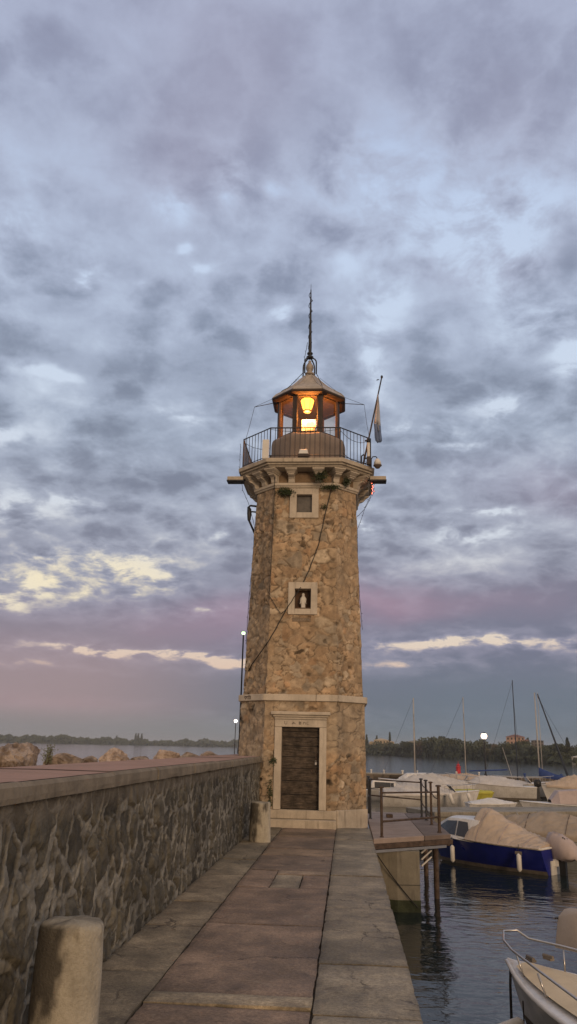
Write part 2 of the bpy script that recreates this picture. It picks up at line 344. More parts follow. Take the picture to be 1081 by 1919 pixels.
gl = bpy.data.materials.new('lantern_glass'); gl.use_nodes = True; T = NT(gl.node_tree); T.n.clear()
tr = T.new('ShaderNodeBsdfTransparent'); tr.inputs[0].default_value = (1, .93, .86, 1)
go = T.new('ShaderNodeBsdfGlossy'); go.inputs['Roughness'].default_value = .05; go.inputs[0].default_value = (.9, .9, .9, 1)
fw = T.new('ShaderNodeLayerWeight'); fw.inputs['Blend'].default_value = .5
frv = T.m('MULTIPLY_ADD', T.m('POWER', fw.outputs['Facing'], 4.0), .6, .05)
mxs = T.new('ShaderNodeMixShader'); T.l.new(frv, mxs.inputs[0]); T.l.new(tr.outputs[0], mxs.inputs[1]); T.l.new(go.outputs[0], mxs.inputs[2])
ou = T.new('ShaderNodeOutputMaterial'); T.l.new(mxs.outputs[0], ou.inputs[0]); M['glass'] = gl

# ------------------------------------------------------------------ rubble relief
def hash2(ix, iy, seed):
    a = (ix.astype(np.int64)*374761393 + iy.astype(np.int64)*668265263 + seed*1442695041) & 0x7fffffff
    a = ((a ^ (a >> 13))*1274126177) & 0x7fffffff
    a = (a ^ (a >> 16)) & 0x7fffffff
    return (a % 100003)/100003.0
def vnoise(u, v, seed):
    iu, iv = np.floor(u), np.floor(v); fu, fv = u-iu, v-iv
    fu = fu*fu*(3-2*fu); fv = fv*fv*(3-2*fv)
    a, b_, c_, d_ = hash2(iu, iv, seed), hash2(iu+1, iv, seed), hash2(iu, iv+1, seed), hash2(iu+1, iv+1, seed)
    return (a*(1-fu)+b_*fu)*(1-fv) + (c_*(1-fu)+d_*fu)*fv
def fbm(u, v, seed, o=4):
    t = 0; amp = .5
    for k in range(o): t = t + amp*vnoise(u*2**k, v*2**k, seed+k*17); amp *= .5
    return t/(1-.5**o)
def voro(u, v, cu, cv, seed, jit=.9, wvar=.35, warp=.25):
    u = u/cu; v = v/cv
    wu = (fbm(u*1.3, v*1.3, seed+5, 3)-.5)*2*warp; wv = (fbm(u*1.3+31, v*1.3+7, seed+9, 3)-.5)*2*warp
    u = u+wu; v = v+wv
    iu, iv = np.floor(u), np.floor(v)
    F1 = np.full(u.shape, 9.); F2 = np.full(u.shape, 9.); ID = np.zeros(u.shape)
    for a in range(-2, 3):
        for b_ in range(-2, 3):
            cx, cy = iu+a, iv+b_
            px = cx+.5+(hash2(cx, cy, seed)-.5)*jit; py = cy+.5+(hash2(cx, cy, seed+1)-.5)*jit
            dd = np.sqrt((u-px)**2+(v-py)**2) - (hash2(cx, cy, seed+2)-.5)*wvar*2
            idd = hash2(cx, cy, seed+3)
            nw = dd < F1
            F2 = np.where(nw, F1, np.minimum(F2, dd)); ID = np.where(nw, idd, ID); F1 = np.where(nw, dd, F1)
    return F2-F1, ID, F1
def sstep(x, a, b_): t = np.clip((x-a)/(b_-a), 0, 1); return t*t*(3-2*t)
def grid_mesh(name, Pxyz, colr, mat, parent=None, wrap=False, smooth=True):
    R_, C_ = Pxyz.shape[:2]
    me = bpy.data.meshes.new(name)
    P2 = Pxyz.reshape(-1, 3)
    idx = np.arange(R_*C_).reshape(R_, C_)
    if wrap: idx = np.concatenate([idx, idx[:, :1]], 1)
    q = np.stack([idx[:-1, :-1], idx[:-1, 1:], idx[1:, 1:], idx[1:, :-1]], -1).reshape(-1, 4)
    me.vertices.add(len(P2)); me.loops.add(q.size); me.polygons.add(len(q))
    me.loops.foreach_set('vertex_index', q.ravel().astype(np.int32))
    me.polygons.foreach_set('loop_start', np.arange(0, q.size, 4, dtype=np.int32))
    me.polygons.foreach_set('loop_total', np.full(len(q), 4, dtype=np.int32))
    if parent is not None: P2 = P2 - np.array(parent.location)
    me.vertices.foreach_set('co', P2.astype(np.float32).ravel())
    me.update(calc_edges=True); me.validate()
    at_ = me.attributes.new('Col', 'FLOAT_COLOR', 'POINT')
    cc = np.ones((len(P2), 4), np.float32); cc[:, :3] = colr.reshape(-1, 3); at_.data.foreach_set('color', cc.ravel())
    me.polygons.foreach_set('use_smooth', [smooth]*len(me.polygons)); me.materials.append(mat)
    o = bpy.data.objects.new(name, me); COL.objects.link(o)
    if parent is not None: o.parent = parent
    return o

# ================================================================== SETTING
# water
ob = MB().add([(-3000, -60, -1.4), (3000, -60, -1.4), (3000, 4500, -1.4), (-3000, 4500, -1.4)], [(0, 1, 2, 3)]).build('water', M['water']); tag(ob, kind='structure')
ob = MB().add([(-3000, -60, -4), (3000, -60, -4), (3000, 4500, -4), (-3000, 4500, -4)], [(0, 1, 2, 3)]).build('lake_bed_ground', M['bottom']); tag(ob, kind='structure')

# quay body under the walkway
ob = box(-2.0, .50, -6, 26, -3.5, -.16).build('quay_foundation', M['concrete']); tag(ob, kind='structure')

# paving slabs, each slab its own colour, all one walkway
def slabs():
    V, F, Cc = [], [], []
    def slab(x0, x1, y0, y1, z, col):
        x0 += random.uniform(.002, .007); x1 -= random.uniform(.002, .007); y0 += .005; y1 -= .005
        nx, ny = max(2, int((x1-x0)/.05)), max(2, int((y1-y0)/.07))
        tilt = random.uniform(-.005, .005); z = z+random.uniform(-.004, .004); sd_ = random.randint(0, 999)
        b_ = len(V); rows = []
        for j in range(-1, ny+2):
            row = []
            for i in range(-1, nx+2):
                fx = min(max(i, 0), nx)/nx; fy = min(max(j, 0), ny)/ny
                x, y = x0+(x1-x0)*fx, y0+(y1-y0)*fy
                ed = i in (-1, nx+1) or j in (-1, ny+1)
                edge1 = fx in (0, 1) or fy in (0, 1)
                if edge1:
                    w = .011*(mnoise.noise(Vector((x*3, y*3, sd_)))+.25)+.020*max(0, mnoise.noise(Vector((x*9, y*9, sd_+2)))-.1)
                    if fx == 0: x += abs(w)
                    if fx == 1: x -= abs(w)
                    if fy == 0: y += abs(w)
                    if fy == 1: y -= abs(w)
                zz_ = z+tilt*fx+.006*mnoise.noise(Vector((x*1.7, y*1.7, sd_))) - (.006 if edge1 else 0) - (.15 if ed else 0)
                V.append((x, y, zz_))
                k = 1+.25*mnoise.noise(Vector((x*1.3, y*1.3, sd_+5)))
                dE = min(fx*(x1-x0), (1-fx)*(x1-x0), fy*(y1-y0), (1-fy)*(y1-y0))
                k *= 1-.40*max(0, 1-dE/.07)*(.6+.6*mnoise.noise(Vector((x*4, y*4, sd_+8))))
                Cc.append(tuple(q*k for q in col)+(1,))
        n = nx+3
        for j in range(ny+2):
            for i in range(nx+2):
                a = b_+j*n+i; F.append((a, a+1, a+n+1, a+n))
    red = (.225, .166, .128); grey = (.255, .22, .17); lg = (.26, .20, .15)
    def jit(c_, k=.12):
        q = 1+random.uniform(-k, k); return tuple(x*q for x in c_)
    ys = [-4, -1.5, 1.2, 3.6, 4.95, 6.15, 7.5, 9.95, 12.3, 14.6, 16.9, 19.35]
    for a, b_ in zip(ys, ys[1:]): slab(-.24, .52, a, b_, 0, jit(grey))
    ys = [-4, -1, 2, 4.3, 6.25, 6.52, 8.9, 11.1]
    for k, (a, b_) in enumerate(zip(ys, ys[1:])):
        slab(-1.44, -.24, a, b_, -.004 if k != 5-1 else .004, jit(red) if k != 4 else (.36, .30, .22))
    slab(-1.44, -1.0, 11.1, 12.6, 0, jit(red)); slab(-1.0, -.62, 11.1, 12.2, 0, jit(grey)); slab(-.62, -.24, 11.1, 12.2, 0, jit(red))
    slab(-1.0, -.24, 12.2, 12.6, 0, jit(lg))
    ys = [12.6, 14.3, 15.2, 17.1, 18.0, 19.15]
    for k, (a, b_) in enumerate(zip(ys, ys[1:])): slab(-1.44, -.24, a, b_, 0, jit(red if k % 2 == 0 else (.24, .175, .125)))
    ys = [-4, -1, 1.8, 4.6, 7.0, 8.7, 10.0, 12.0, 13.6, 15.5, 17.4, 19.3]
    for a, b_ in zip(ys, ys[1:]): slab(-2.04, -1.44, a, b_, .002, jit((.245, .21, .158)))
    me = bpy.data.meshes.new('walkway'); me.from_pydata(V, [], F); me.update()
    at_ = me.attributes.new('Col', 'FLOAT_COLOR', 'POINT'); at_.data.foreach_set('color', np.array(Cc, np.float32).ravel())
    me.materials.append(M['slab']); o = bpy.data.objects.new('walkway', me); COL.objects.link(o); tag(o, kind='structure')
slabs()
ob = box(-2.02, .49, -5, 22.0, -.16, -.045).build('joint_bed_ground', pmat('joint_earth', (.10, .085, .07), .95, .4, 6, bump=.5)); tag(ob, kind='structure')
# quay beside and behind the tower
ob = box(-3.0, .50, 21.97, 26, -.16, -.01).build('quay_pavement', M['concrete']); tag(ob, kind='structure')

# ---------------- the sea wall
wall = thing('stone_wall', 'long rubble stone wall with thick coping along the left of the walkway', 'wall', (-2.5, 9, 0))
ysn = np.concatenate([np.arange(1.0, 3.0, .03), np.arange(3.0, 8.0, .0125), np.arange(8.0, 12, .02), np.arange(12, 19.4, .03)])
zsn = np.arange(-.03, 1.395, .0135)
YY, ZZ = np.meshgrid(ysn, zsn)
ed, ID, F1 = voro(YY, ZZ, .25, .25, 11, .95, .42, .50)
n_big = fbm(YY*1.2, ZZ*1.2, 3); n_f = fbm(YY*9, ZZ*9, 8, 4); n_x = fbm(YY*30, ZZ*22, 19, 3)
band = .02+.26*fbm(YY*2.2, ZZ*2.2, 77, 3)
ridge = 1-sstep(ed + (n_f-.5)*.22, band*.7, band*1.5)            # raised mortar band
crk = 1-sstep(np.abs(ed-band*1.2-(n_f-.5)*.1), .0, .05)
disp = ridge*.016 + sstep(ed, .1, .6)*(.004+.048*ID) + (n_f-.5)*.036 + (fbm(YY*28, ZZ*28, 61, 2)-.5)*.016 - crk*.020
st = np.stack([.070+.05*ID, .064+.045*ID, .050+.034*ID], -1)*(.45+1.1*n_f)[..., None]
mo = np.array([.225, .21, .175])*(.45+1.1*fbm(YY*6, ZZ*6, 21, 3))[..., None]
cw = st*(1-ridge[..., None]) + mo*ridge[..., None]
damp = sstep(fbm(YY*.7, ZZ*.5, 41, 3), .5, .75)
cw = cw*(1-.40*damp[..., None])*(.65+.7*n_x)[..., None]*(1-.45*crk[..., None])
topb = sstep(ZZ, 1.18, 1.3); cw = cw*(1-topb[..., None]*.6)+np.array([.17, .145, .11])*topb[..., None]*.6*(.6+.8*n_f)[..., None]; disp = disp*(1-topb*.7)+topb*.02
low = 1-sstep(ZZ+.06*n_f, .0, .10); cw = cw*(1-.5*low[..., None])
XX = -2.03+disp
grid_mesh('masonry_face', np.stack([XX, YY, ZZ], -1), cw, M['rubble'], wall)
MB().box(-3.0, -2.06, -4, 19.2, -1.6, 1.37).box(-3.0, -2.66, 19.2, 25, -1.6, 1.37).build('wall_core', M['cap'], wall)
# coping slabs: bevelled block with a red top skin
cb = MB(); y = -4.0
tops = MB()
while y < 18.6:
    L = random.uniform(1.5, 2.3); y1 = min(y+L, 19.0)
    if y1 > 18.4: y1 = 19.0
    xo = -1.955+random.uniform(-.008, .008); zt = 1.505+random.uniform(-.006, .006)
    nn = 12; rr = []
    for k in range(nn+1):
        yy = y+.006+(y1-y-.012)*k/nn
        w = .010*mnoise.noise(Vector((0, yy*2.2, 3))); w2 = .010*mnoise.noise(Vector((9, yy*2.8, 1)))
        rr.append([(-3.06, yy, 1.385), (xo+w2, yy, 1.385+w*.6), (xo+w+.004, yy, 1.42), (xo+w, yy, zt-.03), (xo+w-.022, yy, zt-.004), (-3.06, yy, zt-.004)])
    cb.rings(rr)
    rr = [[(a[0], a[1], a[2]) for a in ((-3.05, q[5][1], zt), (-2.6, q[5][1], zt+.004), (q[4][0]-.02, q[4][1], zt))] for q in rr]
    tops.rings(rr, closed=False)
    y = y1
cb.box(-3.06, -2.66, 19.0, 25, 1.385, 1.50)
tops.add([(-3.05, 19, 1.503), (-2.67, 19, 1.503), (-2.67, 24.95, 1.503), (-3.05, 24.95, 1.503)], [(0, 1, 2, 3)])
cp = cb.build('coping', M['cap'], wall); tops.build('coping_top', M['captop'], wall)

# ---------------- stone bollards
def bollard(x, y, lab, sd_, leanx=0.0):
    t = thing('stone_bollard', lab, 'bollard', (x, y, 0), 'stone bollards along the foot of the wall')
    prof = [(.205, -.05), (.203, .2), (.198, .45), (.193, .64), (.187, .685), (.170, .702), (.10, .712), (.0001, .714)]
    n = 72; rows = 40; V = []; Cc = []
    zs = list(np.linspace(-.05, .66, 60))
    pr = [(np.interp(z, [p[1] for p in prof[:4]], [p[0] for p in prof[:4]]), z) for z in zs]+prof[4:]
    P_ = np.zeros((len(pr), n, 3)); Q = np.zeros((len(pr), n, 3))
    for j, (r, z) in enumerate(pr):
        for i in range(n):
            a = 2*math.pi*i/n; nz = mnoise.noise(Vector((math.cos(a)*1.5, math.sin(a)*1.5, z*2.4+sd_)))
            rr = r+.008*nz-.02*max(0, mnoise.noise(Vector((math.cos(a)*4, math.sin(a)*4, z*7+sd_)))-.35)*(1+2*(z > .6))
            P_[j, i] = (x+rr*math.cos(a)+leanx*z, y+rr*math.sin(a), z + (.012*mnoise.noise(Vector((math.cos(a)*r*9, math.sin(a)*r*9, sd_))) if z > .66 else 0))
            f = mnoise.fractal(Vector((math.cos(a)*1.1+sd_, math.sin(a)*1.1, z*1.9)), .6, 2.2, 4)
            side = math.cos(a-.2)                      # shade on the wall side and top rim painted in, broken up by stains
            blk = min(1, max(0, .5+1.5*f-1.1*side+1.6*(z-.50)))
            if z > .69: blk = .35+.5*f
            blk = min(1, max(0, blk))
            Q[j, i] = np.array([.43, .385, .30])*(1-blk)*(1+.25*f) + np.array([.085, .075, .06])*blk
    grid_mesh('shaft', P_, Q, M['rubble'], t, wrap=True)
    return t
bollard(-1.665, 5.2, 'squat round stone bollard in the near left corner by the wall', 3)
bollard(-1.66, 16.1, 'pale round stone bollard beside the tower step', 9)

# ================================================================== LIGHTHOUSE
TX, TY = -1.09, 20.66
def octo(h, hf, cx=TX, cy=TY):
    return [(cx-hf, cy-h), (cx+hf, cy-h), (cx+h, cy-hf), (cx+h, cy+hf), (cx+hf, cy+h), (cx-hf, cy+h), (cx-h, cy+hf), (cx-h, cy-hf)]
LH = thing('lighthouse', 'octagonal stone lighthouse with lit lantern room at the end of the walkway', 'lighthouse', (TX, TY, 0))
def lerp(a, b, t): return a+(b-a)*t
def tower_skin(name, z0, z1, h0, hf0, h1, hf1, seed, holes, ds=.021, lower=False):
    """octagonal masonry skin with relief; holes are (x0,x1,z0,z1,depth) in the front face"""
    p0, p1 = octo(h0, hf0), octo(h1, hf1)
    cols = []      # (face, t, ds)
    s = 0
    for k in range(8):
        a, b_ = p0[k], p0[(k+1) % 8]; L = math.hypot(b_[0]-a[0], b_[1]-a[1])
        st_ = ds if k in (0, 1, 7) else ds*3
        n = max(2, int(L/st_))
        for i in range(n): cols.append((k, i/n, s+L*i/n))
        s += L
    nz = int((z1-z0)/ds)+1; zs = np.linspace(z0, z1, nz)
    k_ = np.array([c_[0] for c_ in cols]); t_ = np.array([c_[1] for c_ in cols]); s_ = np.array([c_[2] for c_ in cols])
    A0, B0 = np.array(p0)[k_], np.array(p0)[(k_+1) % 8]; A1, B1 = np.array(p1)[k_], np.array(p1)[(k_+1) % 8]
    base0 = A0+(B0-A0)*t_[:, None]; base1 = A1+(B1-A1)*t_[:, None]
    f = ((zs-z0)/(z1-z0))[:, None, None]
    XY = base0[None]*(1-f)+base1[None]*f
    nang = np.array([-90, -45, 0, 45, 90, 135, 180, 225])*math.pi/180
    nrm = np.stack([np.cos(nang[k_]), np.sin(nang[k_])], -1)
    at0 = t_ == 0
    prev = nang[(k_-1) % 8]; hb = np.stack([np.cos(prev)+np.cos(nang[k_]), np.sin(prev)+np.sin(nang[k_])], -1)
    hb /= np.linalg.norm(hb, axis=1)[:, None]
    nrm = np.where(at0[:, None], hb, nrm)
    S, Zg = np.meshgrid(s_, zs)
    # masonry: small and mid stones, size drifting over the face
    e1, I1, _ = voro(S, Zg, .18, .135, seed, .85, .50, .45)
    e2, I2, _ = voro(S+50, Zg, .36, .24, seed+40, .8, .40, .38)
    selr = fbm(S*.9, Zg*.9, seed+3, 2); sel = (selr > .60)
    if not lower: sel = sel | ((S > 1.0) & (S < 1.75) & (selr > .42))
    e = np.where(sel, e2, e1); I = np.where(sel, I2, I1)
    seam = 1-sstep(np.abs(selr-.53), 0, .01)
    nf = fbm(S*11, Zg*11, seed+7, 4); nm = fbm(S*3, Zg*3, seed+12, 3); nl = fbm(S*.8, Zg*.8, seed+22, 2)
    crack = (1-sstep(e, .02, .11))*(.35+.65*sstep(nm, .36, .58))
    soft = 1-sstep(e, .05, .30)
    plaster = sstep(fbm(S*1.1+9, Zg*1.1, seed+33, 4), .46, .60)*.8
    if lower:
        right_ = sstep(S, 1.35, 1.5)*(1-sstep(S, 2.9, 3.1))*sstep(Zg, 1.5, 1.7); plaster = np.maximum(plaster, right_*.95)
    pit = sstep(fbm(S*5+3, Zg*5, seed+51, 3), .72, .80)*(1-plaster)
    relief = (1-plaster)*(sstep(e, 0, .25)*.009+.012*(I-.5)*sstep(e, .03, .2) - crack*.020) + (nf-.5)*.026 + (nm-.5)*.022 - pit*.03
    och = np.array([.39, .272, .168]); tan_ = np.array([.42, .315, .21]); gry = np.array([.345, .28, .205]); brn = np.array([.37, .24, .14]); pale = np.array([.47, .375, .265])
    I3 = (I*7.13) % 1
    wgt = [sstep(I3, .0, .25)*(1-sstep(I3, .3, .45)), sstep(I3, .35, .5)*(1-sstep(I3, .62, .7)), sstep(I3, .64, .7)*(1-sstep(I3, .8, .84)), sstep(I3, .8, .86)*(1-sstep(I3, .9, .93)), sstep(I3, .91, .94)]
    Csum = sum(w[..., None]*c_ for w, c_ in zip(wgt, (och, tan_, gry, brn, pale))); Wt = sum(wgt)[..., None]+1e-3
    stone = Csum/Wt*(.8+.4*I)[..., None]
    mortar = np.array([.37, .275, .18])
    colr = stone*(1-soft[..., None]*.62)+mortar*soft[..., None]*.62
    pc = np.array([.40, .295, .19])*(1-nl[..., None]*.25) if not lower else np.array([.37, .295, .21])
    colr = colr*(1-plaster[..., None]*.8)+pc*plaster[..., None]*.8
    colr = colr*(1-crack[..., None]*.55)*(1-pit[..., None]*.5)
    colr *= (.60+.80*nf)[..., None]*(.84+.32*nm)[..., None]
    # the left chamfer is rough grey rubble
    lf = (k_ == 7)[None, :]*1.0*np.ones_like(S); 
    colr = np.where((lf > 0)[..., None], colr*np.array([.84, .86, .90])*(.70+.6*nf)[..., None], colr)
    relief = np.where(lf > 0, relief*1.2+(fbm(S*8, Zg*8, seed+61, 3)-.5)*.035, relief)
    # soot and damp streaks with a shape of their own
    strk = sstep(fbm(S*4.5, Zg*.55, seed+71, 3), .55, .75)
    colr *= (1-.22*strk)[..., None]
    if lower:
        dk = sstep(fbm(S*1.1, Zg*1.4, seed+81, 3), .45, .7)*(1-sstep(Zg, .9, 1.8)); colr *= (1-.2*dk)[..., None]
    relief = relief*(1-at0[None, :]*.35)
    XY = XY + nrm[None]*relief[..., None]
    hole_dark = np.zeros_like(S)
    for (hx0, hx1, hz0, hz1, dep) in holes:
        ins = (k_[None, :] == 0) & (XY[..., 0] > hx0) & (XY[..., 0] < hx1) & (Zg > hz0) & (Zg < hz1)
        XY[..., 1] = np.where(ins, TY-h0+dep, XY[..., 1])
    Pm = np.concatenate([XY, Zg[..., None]], -1)
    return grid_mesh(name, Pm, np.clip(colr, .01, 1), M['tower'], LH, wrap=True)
# door opening x -1.54..-.63, z .36..2.18
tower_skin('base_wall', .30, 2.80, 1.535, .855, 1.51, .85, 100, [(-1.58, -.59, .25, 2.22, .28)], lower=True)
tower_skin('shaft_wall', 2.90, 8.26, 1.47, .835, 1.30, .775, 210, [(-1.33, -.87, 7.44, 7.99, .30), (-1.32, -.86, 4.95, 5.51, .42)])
# plinth: taller on the right chamfer, low step before the door
mb = MB().prism(octo(1.56, .865), -.3, .36, octo(1.55, .86)); mb.build('plinth', M['trim'], LH, bevel=.012)
ch = [(TX+.872, TY-1.575), (TX+1.58, TY-.865), (TX+1.40, TY-.70), (TX+.70, TY-1.40)]
MB().prism(ch, -.05, .375).build('plinth_block', M['trim'], LH, bevel=.014)
MB().box(-1.93, -.245, 18.86, 19.07, -.03, .17).build('door_step', M['trim'], LH, bevel=.015)
MB().box(-1.94, -.24, 19.04, 19.2, .175, .355).build('door_sill', M['trim'], LH, bevel=.012)
# string course in separate blocks
mb = MB(); o0, o1 = octo(1.575, .885), octo(1.40, .78)
for k in range(8):
    a, b_, c_, d_ = o0[k], o0[(k+1) % 8], o1[(k+1) % 8], o1[k]
    parts = [(0, .995)] if k != 0 else [(0, .70), (.705, .995)]
    for (t0, t1) in parts:
        q = [(lerp(a[0], b_[0], t0), lerp(a[1], b_[1], t0)), (lerp(a[0], b_[0], t1), lerp(a[1], b_[1], t1)), (lerp(d_[0], c_[0], t1), lerp(d_[1], c_[1], t1)), (lerp(d_[0], c_[0], t0), lerp(d_[1], c_[1], t0))]
        mb.prism(q, 2.775, 2.925)
sc_ = mb.build('string_course', M['trim_clean'], LH, bevel=.01)
# faded scratched letters on the band (left chamfer) and above the door
def marks(name, strokes, org, ux, mat, parent, w=.010):
    mb = MB(); ux = Vector(ux); n = Vector((ux.y, -ux.x, 0))
    for (x0, z0, x1, z1) in strokes:
        a = Vector(org)+ux*x0+Vector((0, 0, z0)); b_ = Vector(org)+ux*x1+Vector((0, 0, z1))
        dv = (b_-a).normalized(); pv = dv.cross(n).normalized()*w
        vs = [a-pv, a+pv, b_+pv, b_-pv]; vs = vs+[v_+n*.003 for v_ in vs]
        mb.add(vs, [(0, 1, 2, 3), (4, 5, 6, 7), (0, 1, 5, 4), (1, 2, 6, 5), (2, 3, 7, 6), (3, 0, 4, 7)])
    return mb.build(name, mat, parent)
M['paintdark'] = pmat('dark_faded_paint', (.07, .05, .04), .9, .3, 8, bump=0)
M['paintfade'] = pmat('grey_faded_paint', (.30, .26, .215), .9, .3, 8, bump=0)
q7, q0 = o0[7], o0[0]; L7 = math.hypot(q0[0]-q7[0], q0[1]-q7[1]); u7 = ((q0[0]-q7[0])/L7, (q0[1]-q7[1])/L7, 0)
marks('painted_mark', [(0, .09, .12, .09), (.01, .05, .01, .09), (.05, .06, .10, .06), (.05, .02, .05, .06), (.14, .02, .14, .10), (.14, .10, .23, .10), (.23, .02, .23, .10), (.185, .02, .185, .10)], (q7[0]+u7[0]*.24, q7[1]+u7[1]*.24, 2.79), u7, M['paintdark'], LH)

# door
YF = TY-1.535                     # front plane at the base: 19.125
fr_ = MB()
fr_.box(-1.69, -1.525, YF-.045, YF+.24, .36, 2.175); fr_.box(-.645, -.48, YF-.045, YF+.24, .36, 2.175); fr_.box(-1.69, -.48, YF-.045, YF+.24, 2.179, 2.345)
dfr = fr_.build('door_frame', M['trim_clean'], LH, bevel=.008)
for lt in ([(0, .09, 0, .03), (0, .035, .03, .015), (.03, .015, .055, .035), (.055, .03, .055, .09)], [(.17, .03, .23, .07), (.19, .02, .20, .08), (.20, .05, .26, .03)], [(.34, .02, .34, .08), (.34, .08, .39, .07), (.39, .07, .34, .05), (.34, .05, .39, .03), (.39, .03, .34, .02)], [(.44, .02, .44, .07), (.44, .07, .49, .06), (.49, .06, .49, .02)], [(.56, .08, .52, .07), (.52, .07, .52, .03), (.52, .03, .56, .02)]):
    marks('letter', lt, (-1.46, YF-.046, 2.22), (1, 0, 0), M['paintfade'], dfr, w=.009)
lc = MB(); lc.box(-1.70, -.47, YF-.06, YF+.05, 2.35, 2.40); lc.box(-1.735, -.435, YF-.09, YF+.05, 2.402, 2.45); lc.box(-1.78, -.39, YF-.14, YF+.05, 2.452, 2.525)
lc.build('door_cornice', M['trim_clean'], LH, bevel=.012)
lf = MB(); zs = [.37, .68, .98, 1.25, 1.51, 1.75, 1.95, 2.08, 2.175]
for k, (a, b_) in enumerate(zip(zs, zs[1:])):
    j = random.uniform(-.006, .006); lf.box(-1.523, -.647, YF+.125+j, YF+.165+j, a+.007, b_-.005)
dr = lf.build('door', M['wood'], LH, bevel=.006)
MB().box(-1.523, -.647, YF+.168, YF+.2, .37, 2.175).build('door_backing', M['black'], dr)
MB().box(-.745, -.705, YF+.085, YF+.11, 1.345, 1.40).tube([(-.738, YF+.1, 1.40), (-.738, YF+.1, 1.435), (-.725, YF+.1, 1.445), (-.712, YF+.1, 1.435), (-.712, YF+.1, 1.40)], .006).build('padlock', M['chrome'], dr)
MB().box(-.735, -.715, YF+.1, YF+.12, 1.42, 1.58).build('hasp', M['rust'], dr)
MB().tube([(-.78+.06*math.cos(a), YF+.10, 1.20+.045*math.sin(a)) for a in np.linspace(0, 6.28, 14)], .008).build('handle', M['rust'], dr)

# windows
def wframe(name, x0, x1, z0, z1, ix0, ix1, iz0, iz1, y, dep=.22):
    mb = MB(); mb.box(x0, ix0, y, y+dep, z0, z1).box(ix1, x1, y, y+dep, z0, z1).box(ix0+.001, ix1-.001, y, y+dep, z0, iz0).box(ix0+.001, ix1-.001, y, y+dep, iz1, z1)
    return mb.build(name, M['trim_clean'], LH, bevel=.006)
YW = TY-1.325
w1_ = wframe('window', -1.475, -.735, 7.33, 8.12, -1.30, -.905, 7.475, 7.955, YW-.045)
MB().box(-1.30, -.905, YW+.10, YW+.12, 7.475, 7.955).build('pane', pmat('dusty_pane', (.11, .095, .08), .35, .4, 6, bump=.1, bscale=12, spec=.5), w1_)
YN = TY-1.40
w2_ = wframe('niche_frame', -1.455, -.735, 4.845, 5.645, -1.295, -.895, 4.985, 5.485, YN-.055)
nb = MB(); nb.box(-1.31, -.88, YN+.27, YN+.29, 4.97, 5.50).box(-1.297, -1.285, YN+.15, YN+.27, 4.97, 5.50).box(-.905, -.893, YN+.15, YN+.27, 4.97, 5.50)
nb.build('niche_lining', M['niche'], w2_)
MB().box(-1.28, -.91, YN+.0, YN+.25, 4.99, 5.02).build('niche_shelf', M['niche'], w2_)
pq = MB().box(-1.345, -.885, YN-.035, YN+.08, 4.665, 4.77).build('plaque', pmat('carved_plaque', (.27, .20, .135), .9, .3, 8, bump=.5, bscale=60), LH, bevel=.006)
for k in range(7):
    x0 = .035+.058*k
    marks('letter', [(x0, .03, x0, .08), (x0, .078, x0+.03, .034+.04*(k % 2))], (-1.345, YN-.036, 4.665), (1, 0, 0), M['paintfade'], pq, w=.004)
# statue in the niche
stt = thing('statue', 'small white statue of a veiled standing woman in the framed niche of the lighthouse', 'statue', (-1.09, YN+.10, 5.02))
prof = [(.060, 0), (.062, .02), (.052, .03), (.056, .06), (.062, .13), (.066, .19), (.068, .235), (.060, .27), (.040, .295), (.030, .31), (.034, .33), (.033, .355), (.020, .375), (.004, .382)]
rs = []
for r, z in prof:
    rs.append([(-1.09+r*1.0*math.cos(a)*(1.18 if .15 < z < .26 else 1), YN+.10+r*.62*math.sin(a)*(1+.12*math.sin(a*5)), 5.02+z) for a in np.linspace(0, 2*math.pi, 21)[:-1]])
MB().rings(rs).build('robe', M['statue'], stt, smooth=True)
MB().tube([(-1.145, YN+.075, 5.215), (-1.15, YN+.05, 5.16), (-1.165, YN+.035, 5.12)], [.014, .012, .008], 8).build('arm', M['statue'], stt, smooth=True)
MB().tube([(-1.035, YN+.075, 5.215), (-1.03, YN+.05, 5.16), (-1.015, YN+.035, 5.12)], [.014, .012, .008], 8).build('arm', M['statue'], stt, smooth=True)

# lower cornice of the gallery
mb = MB()
mb.prism(octo(1.345, .79), 8.14, 8.185, octo(1.365, .80)); mb.prism(octo(1.385, .81), 8.187, 8.265)
mb.build('lower_cornice', M['trim_clean'], LH, bevel=.008)
MB().prism(octo(1.30, .775), 8.267, 8.60).build('gallery_drum', pmat('gallery_brown_render', (.24, .165, .10), .9, .3, 4, bump=.4), LH)  # mottled brown render, darker than the tower masonry
